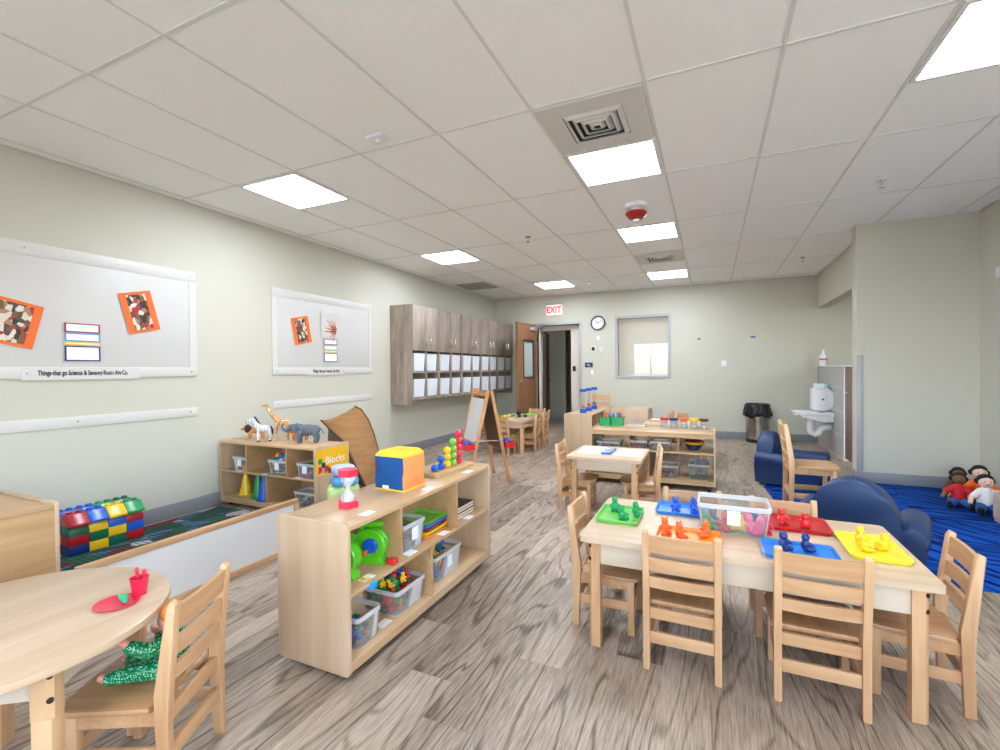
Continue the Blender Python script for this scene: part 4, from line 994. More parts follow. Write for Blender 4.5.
def tape_toy(label, x, y, ang):
    t = thing('measuring_toy', label, 'toy', (x, y, .3403), math.radians(ang), 'green measuring wheels'); t.scale = (.93, 1, .86)
    g = P('leaf', (92, 200, 30))
    RY = Matrix.Rotation(PI/2, 4, 'X')
    s = S().lathe([(0, -.028), (.076, -.028), (.082, -.022), (.082, -.006), (.076, -.003), (.076, .003), (.082, .006), (.082, .022), (.076, .028), (0, .028)], (0, 0, .098), n=40, M=RY)
    s.prism([(-.05, .045), (.05, .045), (.065, .012), (.075, .0), (-.075, 0), (-.065, .012)], 1, -.026, .026, bev=.004)
    s.obj('casing', g, t)
    S().tube([(-.05, 0, .155), (-.052, 0, .185), (-.04, 0, .195), (.05, 0, .203), (.06, 0, .196)], [.014, .014, .015, .015, .012], n=12).obj('carry_handle', g, t)
    S().lathe([(.038, .0), (.038, .01), (.03, .014), (.016, .012), (0, .012)], (.012, -.029, .098), n=28, M=RY).obj('crank_wheel', P('blue'), t, label='blue crank wheel')
    S().cyl((-.004, -.04, .072), (-.006, -.072, .069), .010, n=12).obj('crank_knob', P('orange'), t, label='orange crank knob')
    return t
t = tape_toy('large green measuring wheel toy with blue crank on the long shelf, farther of two', -1.385, 1.64, 14)
S().tube([(.07, 0, .012), (.10, -.01, .01)], .005, n=6).box(.095, .13, -.025, .008, .002, .03, bev=.003).obj('tape_end', P('red'), t, label='red tape end')
t = tape_toy('green measuring wheel toy half hidden by the shelf end, nearer of two', -1.395, 1.475, 8)
S().box(.07, .135, -.008, .008, .004, .0065).obj('tape', P('yellow'), t, label='yellow tape'); S().box(.135, .165, -.02, .018, -.018, .012, bev=.003, M=Matrix.Translation((0, 0, .0)) @ Matrix.Rotation(.1, 4, 'Y')).obj('tape_end', P('cyan', (10, 160, 240)), t, label='bright blue tape end')
tub('clear tub of beads partly hidden behind the near end of the long shelf', (-1.37, 1.50, .0818), 0, .19, .15, .125, card=None)
fill(-1.37, 1.50, .0818, .165, .12, .10, ['blue', 'red', 'green', 'yellow', 'dkblue'], 'in the nearest tub of the long shelf', 36, .034, kind=None)
tub('large clear tub heaped with toy bears in the middle of the long shelf bottom', (-1.39, 1.80, .0818), 0, .22, .235, .115)
fill(-1.39, 1.80, .0818, .18, .21, .085, ['orange', 'green', 'dkblue', 'red', 'green', 'coral'], 'in the middle tub of the long shelf', 56, .04, kind='bear')
fill(-1.38, 1.80, .185, .14, .19, .02, ['yellow', 'yellow', 'blue', 'red', 'green'], 'heaped on the middle tub of the long shelf', 12, .04, kind='bear')
tub('clear tub of toy bears at the far end of the long shelf bottom', (-1.395, 2.175, .0818), 0, .19, .29, .135, card=('x', 1))
fill(-1.395, 2.175, .0818, .16, .26, .10, ['dkgreen', 'green', 'blue', 'blue', 'red', 'yellow'], 'in the far tub of the long shelf', 50, .042, kind='bear')
fill(-1.385, 2.17, .205, .14, .24, .02, ['yellow', 'orange', 'dkgreen', 'blue'], 'heaped on the far tub of the long shelf', 10, .042, kind='bear')
tub('clear box with a paper label on the upper shelf beside stacked trays', (-1.395, 1.85, .3405), 0, .2, .19, .13, clr2, card=('x', 1))
for k, c in enumerate(('trayorange', 'trayyellow', 'dkred', 'trayblue', 'lime')):
    nm = ['orange tray, lowest', 'yellow tray, second from the bottom', 'dark red tray, middle', 'blue tray, second from the top', 'green tray, topmost'][k]
    tray('%s of the stacked trays on the long shelf' % nm, -1.50, -1.30, 1.958, 2.165, c, .3405+k*.0172, h=.0165, group='stacked trays on the long shelf')
for k in range(4):
    t = thing('picture_book', ['lowest', 'second lowest', 'second highest', 'topmost'][k]+' of the books lying stacked at the far end of the long shelf', 'book', (-1.40+.004*(k % 2), 2.37-.003*k, .3405+k*.0182), 0, 'books on the long shelf')
    S().box(-.09, .09, -.11, .11, 0, .0025).box(-.09, .09, -.11, .11, .0155, .018).obj('cover', mat('book_cover_%d' % k, [(70, 56, 50), (46, 40, 44), (120, 70, 50), (50, 56, 60)][k], .5), t)
    S().box(-.086, .088, -.107, .107, .0026, .0154).obj('pages', mat('book_pages', (232, 214, 190), .8), t)

# ------------------------------------------------------------------ low divider with grey panel
t = thing('low_divider', 'low floor divider with maple frame and pale grey panel', 'divider', (-2.545, 1.675, 0))
S().box(-.015, .015, -.60, .60, .312, .342, bev=.004).obj('top_rail', wy, t); S().box(-.018, .018, -.60, .60, 0, .035, bev=.004).obj('bottom_rail', wy, t)
for sy in (-1, 1): S().box(-.018, .018, sy*.60-.035*(sy > 0), sy*.60+.035*(sy < 0), .0355, .3095, bev=.003).obj('end_post', wz, t)
S().box(-.006, .006, -.5645, .5645, .0355, .3095).obj('panel', mat('pale_grey_panel', (224, 222, 220), .6, var=.02), t)

# ------------------------------------------------------------------ small shelf with animals
shelf('maple shelf unit with toy animals on top and a yellow Blocks sign on its end', -3.458, 2.945, 1.155, .385, 0, Ht=.575, mid=.322, up=(-.235, .25), low=(.01,), back=True, name='toy_shelf',
      stick=[(-.33, -.165, .322), (-.02, -.17, .322), (.37, -.165, .322)])
t = thing('blocks_sign', 'yellow sign reading Blocks on the end of the animal shelf', 'sign', (-2.879, 2.94, .455))
S().box(0, .002, -.175, .175, -.105, .105).obj('yellow_card', mat('sign_yellow', (250, 190, 24), .5), t)
text('letters', 'Blocks', .085, paper, t, (.0025, .03, .005), RL)
for k, (yy, zz, c) in enumerate(((-.135, .01, 'green'), (-.10, -.025, 'dkblue'), (-.06, -.06, 'red'), (-.135, -.06, 'coral'), (-.03, -.08, 'brown'))):
    S().box(.0021, .003, yy-.02, yy+.02, zz-.02, zz+.02).obj('printed_block', COL[c], t)
S().box(.0021, .0026, -.155, -.06, -.09, -.035).obj('printed_tower', picture_mat('tower_print', [(200, 150, 110), (160, 100, 70), (210, 180, 160), (120, 60, 40)], 20), t)
z = .3225
tub('small clear tub with purple toys, left compartment of the animal shelf', (-3.80, 2.90, z), 0, .19, .26, .12, card=('y', -1)); fill(-3.80, 2.90, z, .16, .22, .075, ['purple', 'dkblue', 'yellow', 'red'], 'in the left tub of the animal shelf', 14, .04)
tub('clear tub heaped with bright toys, middle compartment of the animal shelf', (-3.335, 2.905, z), 0, .235, .27, .125, card=('y', -1))
fill(-3.335, 2.905, z, .19, .23, .16, ['yellow', 'red', 'teal', 'pink', 'lime', 'blue', 'purple', 'green', 'lightblue'], 'in the middle tub of the animal shelf', 110, .04)
tub('clear tub nearly empty, right compartment of the animal shelf', (-3.01, 2.90, z), 0, .2, .27, .12, card=('y', -1)); fill(-3.01, 2.90, z, .17, .22, .035, ['coral', 'lightblue', 'pink'], 'in the right tub of the animal shelf', 10, .04)
z = .0818
tub('grey tinted tub at bottom right of the animal shelf, taller one behind', (-3.02, 3.04, z), 0, .2, .13, .17, clr2); tub('clear tub at bottom right of the animal shelf, front of two', (-3.03, 2.86, z), 0, .25, .17, .125)
fill(-3.03, 2.86, z, .2, .13, .06, ['brown', 'lightblue'], 'in the bottom right tub of the animal shelf', 15, .045)
for k, (x, y, c) in enumerate(((-3.86, 2.88, 'yellow'), (-3.67, 2.86, 'green'), (-3.545, 2.82, 'blue'), (-3.60, 3.02, 'red'))):
    t = thing('toy_cone', '%s plastic cone on the bottom board of the animal shelf' % c, 'cone', (x, y, .0818), 0, 'toy cones')
    S().lathe([(.07, 0), (.072, .004), (.054, .008), (.014, .215), (.010, .218), (.008, .214), (.05, .006)], n=28).obj('cone', COL[c], t)

# ------------------------------------------------------------------ toy animals
def legs4(s, xf, xb, w, ztop, r0, r1, zf=0):
    for x, dx in ((xf, .004), (xb, -.006)):
        for sy in (-1, 1):
            s.limb([(x, sy*w, ztop), (x+dx*2, sy*w, ztop*.5), (x+dx, sy*w, r1)], [r0, r1*1.15, r1])
def animal(name, label, loc, ang, build, m, extra=(), vs=.0035, sc3=1.):
    t = thing(name, label, 'toy animal', loc, math.radians(ang), None); t.scale = (sc3,)*3
    s = S(); build(s); o = remesh(s.obj('body', m), vs, 3); o.parent = t
    for nm, fn, mm, lb in extra:
        s = S(); fn(s); s.obj(nm, mm, t, ang=60, label=lb)
    return t
SZ = .5752
# animals face local +x
def el_b(s):
    s.ball((0, 0, .10), (.075, .042, .045)).ball((.055, 0, .112), (.04, .036, .038)).ball((-.055, 0, .10), (.038, .036, .040))
    s.limb([(.075, 0, .122), (.115, 0, .125)], [.028, .027]); s.limb([(.125, 0, .115), (.15, 0, .10), (.175, 0, .108), (.188, 0, .13), (.182, 0, .148)], [.018, .013, .010, .008, .007])
    legs4(s, .055, -.055, .024, .08, .022, .016); s.limb([(-.088, 0, .115), (-.11, 0, .09), (-.115, 0, .07)], [.006, .004, .005])
    for sy in (-1, 1): s.limb([(.135, sy*.012, .10), (.155, sy*.016, .092)], [.004, .002])
grey_el = mat('elephant_grey', (92, 100, 112), .6, var=.25, sc_=50, bump=.3)
def el_ear(s):
    for sy in (-1, 1): s.ball((.085, sy*.036, .118), (.026, .006, .034), rot=(0, 0, sy*.5))
animal('toy_elephant', 'grey toy elephant with raised trunk at the right of the animals', (-3.185, 2.97, SZ), 214, el_b, grey_el, [('ear', lambda s: s.ball((.085, .036, .118), (.026, .006, .034), rot=(0, 0, .5)), grey_el, None), ('ear', lambda s: s.ball((.085, -.036, .118), (.026, .006, .034), rot=(0, 0, -.5)), grey_el, None)], sc3=1.12)
def gi_b(s):
    s.ball((0, 0, .165), (.055, .026, .032)).ball((.035, 0, .175), (.03, .026, .034)).limb([(.045, 0, .18), (.095, 0, .245), (.125, 0, .305)], [.024, .016, .011])
    s.limb([(.125, 0, .315), (.148, 0, .314), (.17, 0, .306)], [.014, .011, .008]); s.limb([(.12, .008, .325), (.118, .009, .34)], [.003, .003]); s.limb([(.12, -.008, .325), (.118, -.009, .34)], [.003, .003])
    s.limb([(.117, .014, .318), (.108, .026, .322)], [.005, .002]); s.limb([(.117, -.014, .318), (.108, -.026, .322)], [.005, .002])
    legs4(s, .04, -.04, .014, .15, .013, .007); s.limb([(-.055, 0, .17), (-.068, 0, .12), (-.07, 0, .10)], [.004, .003, .005])
animal('toy_giraffe', 'tall spotted toy giraffe in the middle of the toy animals', (-3.53, 3.0, SZ), 214, gi_b, vor_mat('giraffe_coat', (250, 224, 170), (176, 92, 30), 60, .04, .10), sc3=1.02)
def ho_b(s):
    s.ball((0, 0, .115), (.055, .026, .03)).ball((.04, 0, .122), (.028, .026, .032)).limb([(.05, 0, .135), (.075, 0, .175), (.085, 0, .195)], [.026, .018, .015])
    s.limb([(.085, 0, .20), (.115, 0, .188), (.13, 0, .18)], [.016, .012, .010]); s.limb([(.08, .009, .213), (.078, .011, .226)], [.005, .002]); s.limb([(.08, -.009, .213), (.078, -.011, .226)], [.005, .002])
    legs4(s, .042, -.042, .016, .10, .014, .008)
def ho_m(s):
    s.limb([(.03, 0, .155), (.052, 0, .185), (.066, 0, .212), (.08, 0, .222)], [.005, .008, .008, .005])
def ho_t(s): s.limb([(-.055, 0, .13), (-.068, 0, .10), (-.07, 0, .06)], [.007, .009, .005])
def ho_h(s):
    for x, dx in ((.042, .004), (-.042, -.006)):
        for sy in (-1, 1): s.lathe([(.0115, 0), (.0105, .012), (0, .012)], (x+dx, sy*.016, 0), n=12)
    s.ball((.137, 0, .178), (.007, .009, .008))
animal('toy_zebra', 'white toy zebra foal with black mane beside the toy giraffe', (-3.64, 2.90, SZ), 226, ho_b, wave_mat('zebra_coat', (228, 228, 238), (170, 170, 184), 14, 6, 'X', .72, .95), [('mane', ho_m, black, 'black mane'), ('tail', ho_t, black, 'black tail')]+[('hoof', (lambda X, Y: lambda s: s.lathe([(.0115, 0), (.0105, .012), (0, .012)], (X, Y, 0), n=12))(x_+d_, sy_*.016), black, 'black hoof') for x_, d_ in ((.042, .004), (-.042, -.006)) for sy_ in (-1, 1)]+[('muzzle', lambda s: s.ball((.137, 0, .178), (.007, .009, .008)), black, 'black muzzle')])
def li_b(s):
    s.ball((0, 0, .075), (.058, .028, .027)).ball((.045, 0, .08), (.03, .028, .03)).ball((-.045, 0, .075), (.026, .024, .027)).ball((.085, 0, .10), (.026, .022, .024)).limb([(.098, 0, .095), (.118, 0, .092)], [.013, .011])
    legs4(s, .045, -.048, .018, .06, .015, .010); s.limb([(-.065, 0, .085), (-.095, 0, .075), (-.115, 0, .085)], [.005, .004, .006])
lion_c = mat('lion_coat', (196, 134, 74), .6, var=.2, sc_=30)
def li_m(s):
    s.ball((.068, 0, .096), (.030, .036, .040)).ball((.052, 0, .084), (.03, .03, .036))
animal('toy_lion', 'toy lion with dark mane at the left end of the animals', (-3.86, 2.99, SZ), 222, li_b, lion_c, [('mane', li_m, mat('lion_mane', (52, 36, 32), .8), 'dark brown mane')])
def ti_b(s):
    s.ball((0, 0, .07), (.062, .024, .024)).ball((.048, 0, .074), (.028, .025, .027)).ball((-.046, 0, .07), (.026, .022, .025)).ball((.088, 0, .088), (.023, .022, .021)).limb([(.1, 0, .084), (.112, 0, .082)], [.011, .009])
    legs4(s, .045, -.05, .016, .056, .014, .009); s.limb([(-.068, 0, .078), (-.1, 0, .06), (-.13, 0, .05), (-.15, 0, .058)], [.006, .005, .005, .005])
    s.ball((.08, .016, .106), .007); s.ball((.08, -.016, .106), .007)
animal('toy_tiger', 'orange striped toy tiger half hidden behind the toy elephant', (-3.37, 3.05, SZ), 214, ti_b, wave_mat('tiger_coat', (246, 158, 50), (50, 30, 20), 26, 5, 'X', .6, .75))

# ------------------------------------------------------------------ big building blocks by the wall
def block(kind, c, loc, label):
    L1, D1, H1 = .107, .108, .063
    t = thing('building_block', label, 'block', loc, 0, 'large plastic building blocks')
    if kind == 0: s = S().box(-D1/2, D1/2, -L1/2, L1/2, 0, H1-.0005, bev=.004)
    elif kind == 1: s = S().prism([(-D1/2, 0), (D1/2, 0), (D1/2, H1*.4), (D1/2-.022, H1-.0005), (-D1/2, H1-.0005)], 1, -L1/2, L1/2, bev=.003)
    else:
        H1 = .074; s = S().prism([(-D1/2, 0), (D1/2+.018, 0), (D1/2+.018, H1*.2), (D1/2-.036, H1), (-D1/2+.008, H1), (-D1/2, H1*.8)], 1, -L1/2, L1/2, bev=.003)
    s.obj('block_body', COL[c], t)
    if kind == 2:
        for y in (-.026, .026): S().lathe([(.017, H1+.0002), (.017, H1+.013), (.0145, H1+.016), (0, H1+.016)], (-.012, y, 0), n=18).obj('stud', COL[c], t)
    return t
cols4 = [('dkblue', 'dkred', 'dkgreen', 'dkred'), ('yellow', 'dkgreen', 'yellow', 'blue'), ('dkgreen', 'yellow', 'blue', 'yellow'), ('dkred', 'blue', 'dkred', 'green')]
backc = [('dkred', 'yellow', 'blue', 'blue'), ('dkgreen', 'dkblue', 'yellow', 'blue'), ('yellow', 'dkred', 'dkgreen', 'green'), ('blue', 'yellow', 'dkred', 'dkgreen')]
RGZ = .008
cn = lambda c: {'dk': 'dark '}.get(c[:2], '')+c.replace('dk', '')
for row, cc4, x in (('front', cols4, -3.822), ('back', backc, -3.945)):
    for i, cs in enumerate(cc4):
        y = 1.615+i*.1085
        for r, c in enumerate(cs):
            block(0 if r < 2 else (1 if r == 2 else 2), c, (x, y, RGZ+.0004+r*.0635), '%s block in the %s row, %s of its stack, %s stack from the left' % (cn(c), row, ['bottom', 'second', 'third', 'top'][r], ['first', 'second', 'third', 'fourth'][i]))
m, nt, N, L, p = newmat('road_rug_pile')
tc = N.new('ShaderNodeTexCoord'); v = N.new('ShaderNodeTexVoronoi'); v.inputs['Scale'].default_value = 7; mp = N.new('ShaderNodeMapping'); mp.inputs['Scale'].default_value = (1.6, 1, 1); L.new(tc.outputs['Object'], mp.inputs[0]); L.new(mp.outputs[0], v.inputs['Vector'])
sp = N.new('ShaderNodeSeparateColor'); L.new(v.outputs['Color'], sp.inputs[0]); r = N.new('ShaderNodeValToRGB'); r.color_ramp.interpolation = 'CONSTANT'; e = r.color_ramp.elements
rc = [(20, 74, 60), (30, 96, 70), (190, 190, 196), (24, 66, 54), (120, 30, 40), (24, 66, 54), (30, 90, 60), (70, 110, 150)]
while len(e) < len(rc): e.new(.5)
for i, c in enumerate(rc): e[i].position = i/len(rc); e[i].color = (*lin(c), 1)
L.new(sp.outputs[0], r.inputs['Fac']); w = N.new('ShaderNodeTexWave'); w.inputs['Scale'].default_value = 9; w.bands_direction = 'Y'; L.new(tc.outputs['Object'], w.inputs['Vector'])
mx = N.new('ShaderNodeMix'); mx.data_type = 'RGBA'; mx.blend_type = 'MULTIPLY'; mx.inputs['Factor'].default_value = .6; L.new(r.outputs['Color'], mx.inputs['A']); L.new(w.outputs['Color'], mx.inputs['B']); L.new(mx.outputs['Result'], p.inputs['Base Color']); p.inputs['Roughness'].default_value = .95
tag(S().box(-3.99, -2.62, 1.2, 2.72, 0, .0078, bev=.002).obj('road_rug', m), 'green patterned play rug under the building blocks by the wall', 'rug')

# left cabinet at photo edge (seen from its back)
shelf('maple cabinet back at the left edge behind the round table', -3.0, .49, 1.2, .58, -90, back=True, up=(0,), low=(0,), name='storage_shelf')

# ------------------------------------------------------------------ soft stack, tent, green cushion
zs = 0
for k, (c, r_, hh, l) in enumerate((('sky', .13, .12, 'lowest'), ('yel', .125, .11, 'second from floor'), ('grn', .115, .118, 'middle, pale green'), ('blu', .095, .072, 'second from top, blue'), ('wht', .08, .08, 'topmost, pale blue'))):
    cm = {'sky': 'skyblue', 'yel': 'trayyellow', 'grn': 'palegreen', 'blu': 'skyblue', 'wht': 'lightblue'}[c]
    s = S().box(-r_, r_, -r_*.8, r_*.8, 0, hh-.001, bev=.035, seg=4)
    tag(s.obj('stacking_pebble', COL[cm], loc=(-2.50+.01*(k % 2), 2.66, zs), rot=(0, 0, .35+.2*k), ang=60), 'soft rounded stacking block behind the long shelf, %s' % l, 'stacking block', 'soft stacked blocks'); zs += hh
def patch(name, m, parent, A, Bc, th=.01, K=14, label=None, bul=None):
    """sheet between two boundary curves (lists of points), thickened"""
    def cur(P_, u):
        P_ = [Vector(q) for q in P_]; n = len(P_)-1; f = u*n; i = min(int(f), n-1); t_ = f-i
        p0 = P_[max(i-1, 0)]; p1 = P_[i]; p2 = P_[i+1]; p3 = P_[min(i+2, n)]
        return .5*((2*p1)+(p2-p0)*t_+(2*p0-5*p1+4*p2-p3)*t_*t_+(3*p1-p0-3*p2+p3)*t_**3)
    b = bmesh.new(); g = []
    for i in range(K+1):
        a = cur(A, i/K); c = cur(Bc, i/K); row = []
        for j in range(K+1):
            v_ = j/K; p_ = a.lerp(c, v_)
            if bul: p_ = p_+Vector(bul)*(4*v_*(1-v_))
            row.append(b.verts.new(p_))
        g.append(row)
    for i in range(K):
        for j in range(K): b.faces.new((g[i][j], g[i+1][j], g[i+1][j+1], g[i][j+1]))
    bmesh.ops.recalc_face_normals(b, faces=b.faces)
    o = S()._m(b).obj(name, m, parent, ang=80, label=label)
    md = o.modifiers.new('t', 'SOLIDIFY'); md.thickness = th; md.offset = 0
    return o
t = thing('leaf_tent', 'brown fabric leaf shaped pop up canopy tent by the left wall', 'tent', (-3.2, 3.6, 0))
cm = mat('tent_canvas', (150, 106, 62), .85, var=.15, sc_=12, bump=.3)
m, nt, N, L, p = newmat('tent_canvas_ribs')
tc = N.new('ShaderNodeTexCoord'); n_ = N.new('ShaderNodeTexNoise'); n_.inputs['Scale'].default_value = 1; mp = N.new('ShaderNodeMapping'); mp.inputs['Scale'].default_value = (3, 3, 34); mp.inputs['Rotation'].default_value = (0, .25, 0); L.new(tc.outputs['Object'], mp.inputs[0]); L.new(mp.outputs[0], n_.inputs['Vector'])
mx = N.new('ShaderNodeMix'); mx.data_type = 'RGBA'; mx.inputs['A'].default_value = (*lin((118, 80, 44)), 1); mx.inputs['B'].default_value = (*lin((172, 126, 76)), 1); L.new(n_.outputs['Fac'], mx.inputs['Factor']); L.new(mx.outputs['Result'], p.inputs['Base Color']); p.inputs['Roughness'].default_value = .85
bp = N.new('ShaderNodeBump'); bp.inputs['Strength'].default_value = .6; bp.inputs['Distance'].default_value = .02; L.new(n_.outputs['Fac'], bp.inputs['Height']); L.new(bp.outputs['Normal'], p.inputs['Normal'])
A0 = (-.38, -.02, .66)   # left horn (local to t: subtract loc)
left = [(-.28, -.18, .71), (-.12, -.22, .63), (.08, -.28, .55), (.21, -.32, .43), (.33, -.36, .31), (.45, -.40, .19), (.56, -.42, .004)]
right = [(-.04, .02, .84), (.02, .04, .81), (.09, .06, .71), (.16, .06, .57), (.25, .02, .40), (.31, -.02, .22), (.40, -.10, .004)]
patch('canopy', m, t, left, right, th=.012, bul=(.02, -.05, -.03))
inner = [(-.30, -.10, .70), (-.24, .04, .56), (-.14, .12, .4), (-.05, .16, .2), (0, .18, .004)]
patch('inside_panel', mat('tent_inside', (92, 62, 34), .9, var=.1), t, [tuple(q) for q in left[:5]], inner, th=.008, bul=(-.02, .06, 0))
patch('back_mesh', mat('tent_mesh', (150, 146, 134), .9), t, inner, [(-.31, -.06, .69), (-.44, .06, .5), (-.52, .12, .3), (-.56, .16, .15), (-.56, .18, .004)], th=.006)
s = S(); s.tube([Vector(q)+Vector((0, -.004, .004)) for q in right], .010, n=8); s.obj('edge_binding', mat('tent_binding', (96, 62, 32), .8), t)
s = S(); s.tube([Vector(q)+Vector((-.004, -.006, .006)) for q in left], .008, n=8); s.obj('edge_binding', bpy.data.materials['tent_binding'], t)
tag(remesh(S().ball((-2.92, 3.62, .16), (.2, .16, .16)).ball((-2.82, 3.55, .1), (.14, .12, .1)).obj('floor_cushion', fab('cushion_green', (44, 92, 54))), .015, 6), 'dark green cushion beside the brown leaf tent', 'cushion')

# ------------------------------------------------------------------ round table, chair and doll front left
RT = .5; rc_ = (-1.796, .598)
t = thing('round_table', 'round maple table at the front left with red cup and plate', 'table', (rc_[0], rc_[1], 0))
S().lathe([(.368, RT-.026), (.377, RT-.021), (.379, RT-.012), (.377, RT-.003), (.371, RT), (0, RT)], n=72).lathe([(.368, RT-.026), (0, RT-.026)], n=72).obj('tabletop', taby, t)
lg4 = [(.275, .075), (.145, .345), (-.325, .19), (-.19, -.12)]
lg4 = [(.30*math.cos(math.radians(a_)), .30*math.sin(math.radians(a_))) for a_ in (-5, 80, 164, 254)]
s = S()
for k in range(4):
    a, b_ = Vector(lg4[k]), Vector(lg4[(k+1) % 4]); d_ = (b_-a); L_ = d_.length; an = math.atan2(d_.y, d_.x); mid = (a+b_)/2
    s.box(-L_/2+.026, L_/2-.026, -.01, .01, RT-.105, RT-.0265, M=Matrix.Translation((mid.x, mid.y, 0)) @ Matrix.Rotation(an, 4, 'Z'))
s.obj('apron', apronm, t)
for k, (x, y) in enumerate(lg4):
    an = math.radians((-10, 80, 164, 254)[k])
    a = .0225; c = .012
    pl = [(-a, -a), (a-c, -a), (a, -a+c), (a, a), (-a, a)]
    pl = [(-a, -a), (a, -a), (a, a-c), (a-c, a), (-a, a)]
    M = Matrix.Translation((x, y, 0)) @ Matrix.Rotation(an-PI/4+(0), 4, 'Z')
    lg = S().prism(pl, 2, RT-.15, RT-.0265, M=M).box(-a, a, -a, a, .002, RT-.1501, bev=.003, M=M).obj('leg', wz, t)
    for zz in (RT-.045, RT-.105):
        dd = (a-c/2)*math.sqrt(2); S().lathe([(.0075, 0), (.0065, .004), (0, .005)], (x+dd*math.cos(an), y+dd*math.sin(an), zz), M=Matrix.Rotation(an, 4, 'Z') @ Matrix.Rotation(PI/2, 4, 'Y'), n=12).obj('bolt', black, lg)
chair('maple chair at the round table with a doll on its seat', (-1.555, .828, 0), 117, seat=.278, Ht=.565, W=.285, D=.27, name='child_chair')
CUPX, CUPY = -1.632, .848
t = thing('toy_cup', 'red toy cup with spoons standing on the round table', 'cup', (CUPX, CUPY, RT+.0003))
S().lathe([(.017, 0), (.019, .001), (.0245, .052), (.0265, .055), (.0235, .055), (.017, .003), (0, .003)], n=24).obj('cup_body', P('coral'), t)
for k, (dx, dy) in enumerate(((-.008, 0), (.012, .004))):
    sp_ = thing('toy_spoon', 'red toy spoon in the red cup, %s one' % ('left', 'right')[k], 'spoon', (CUPX+dx*.5, CUPY+dy, RT+.0045), 0, 'spoons in the red cup')
    S().tube([(0, 0, 0), (dx*.8, 0, .05)], .003, n=8).ball((dx*1.1, 0, .066), (.010, .004, .014), rot=(0, .2 if dx > 0 else -.1, 0)).obj('spoon_body', COL['coral'], sp_)
t = thing('toy_plate', 'flat red toy plate on the round table', 'plate', (-1.628, .785, RT+.0003))
S().lathe([(.04, 0), (.054, .004), (.056, .006), (.04, .003), (0, .0025)], n=36, sx=1.05, sy=1.0).obj('plate_disc', P('coral'), t)
s = S().limb([(-.025, .004, .008), (-.012, .008, .012), (0, 0, .009), (.022, -.006, .007)], [.006, .010, .008, .003]).ball((-.027, .004, .014), .007)
o = s.obj('toy_leaf', P('mint', (40, 180, 130)), loc=(-1.61, .795, RT+.0035)); o = remesh(o, .002, 3); tag(o, 'green toy leaf lying on the red plate', 'toy food')

# doll on the chair
skin = mat('doll_skin', (226, 150, 128), .45, var=.03)
sq = vor_mat('green_sequin_glints', (170, 255, 214), (4, 132, 76), 150, .2, .42, 'F1', .25)  # pale spots are sequin highlights put into the colour
c0 = Vector((-1.535, .845, .2785)); a = math.radians(120)
t = thing('baby_doll', 'baby doll in shiny green sequin suit sitting on the chair', 'doll', tuple(c0), a); t.scale = (.88,)*3
# local +y = facing
def part_org(name, build, m, vs=.0035, lb=None):
    s = S(); build(s); o = remesh(s.obj(name, m), vs, 4); o.parent = t
    if lb: o['label'] = lb
    return o
def hand(s, sg, hz):
    x, y = sg*.088, .062
    s.limb([(sg*.077, .038, hz-.02), (x, y-.008, hz)], [.012, .0125])
    for dx, dy, dz, r_ in ((-.008, .012, .014, .005), (-.001, .016, .017, .0052), (.006, .015, .015, .005), (.012, .010, .010, .0045), (-.014, .002, .006, .005)):
        s.limb([(x+dx*.6, y-.004, hz+.003), (x+dx, y+dy*.4, hz+dz*.7), (x+dx*1.1, y+dy*.8, hz+dz)], [r_, r_*.9, r_*.8])
part_org('body', lambda s: (s.ball((0, -.045, .19), (.042, .042, .046)), s.ball((0, -.012, .182), (.012, .01, .01)), s.limb([(0, -.05, .14), (0, -.055, .05)], [.02, .04]),
    hand(s, 1, .105), hand(s, -1, .16), s.limb([(.077, .038, .085), (.06, -.01, .09), (.02, -.05, .12)], [.011, .013, .016]), s.limb([(-.077, .038, .14), (-.06, -.01, .115), (-.02, -.05, .12)], [.011, .013, .016]), s.limb([(.02, -.05, .05), (.042, .05, .032), (.05, .125, .018)], [.018, .014, .012]), s.limb([(-.02, -.05, .05), (-.042, .05, .032), (-.05, .125, .018)], [.018, .014, .012]),
    s.limb([(.05, .125, .018), (.055, .145, .03)], [.012, .013]), s.limb([(-.05, .125, .018), (-.055, .145, .03)], [.012, .013])), skin, .0028)
part_org('sequin_suit', lambda s: (s.limb([(0, -.055, .13), (0, -.05, .045)], [.034, .052]), s.ball((0, -.04, .042), (.06, .05, .041)), s.limb([(.028, -.05, .125), (.06, -.015, .09), (.078, .036, .086)], [.024, .026, .022]), s.limb([(-.028, -.05, .125), (-.065, -.01, .115), (-.078, .036, .138)], [.024, .026, .022]),
    s.limb([(.03, -.02, .032), (.042, .05, .034), (.05, .12, .024)], [.032, .030, .022]), s.limb([(-.03, -.02, .032), (-.042, .05, .034), (-.05, .12, .024)], [.032, .030, .022])), sq, .004, 'shiny green sequin suit')
part_org('orange_cap', lambda s: s.ball((0, -.056, .212), (.046, .046, .036)), mat('cap_orange', (244, 150, 70), .6), .004, 'orange cap')

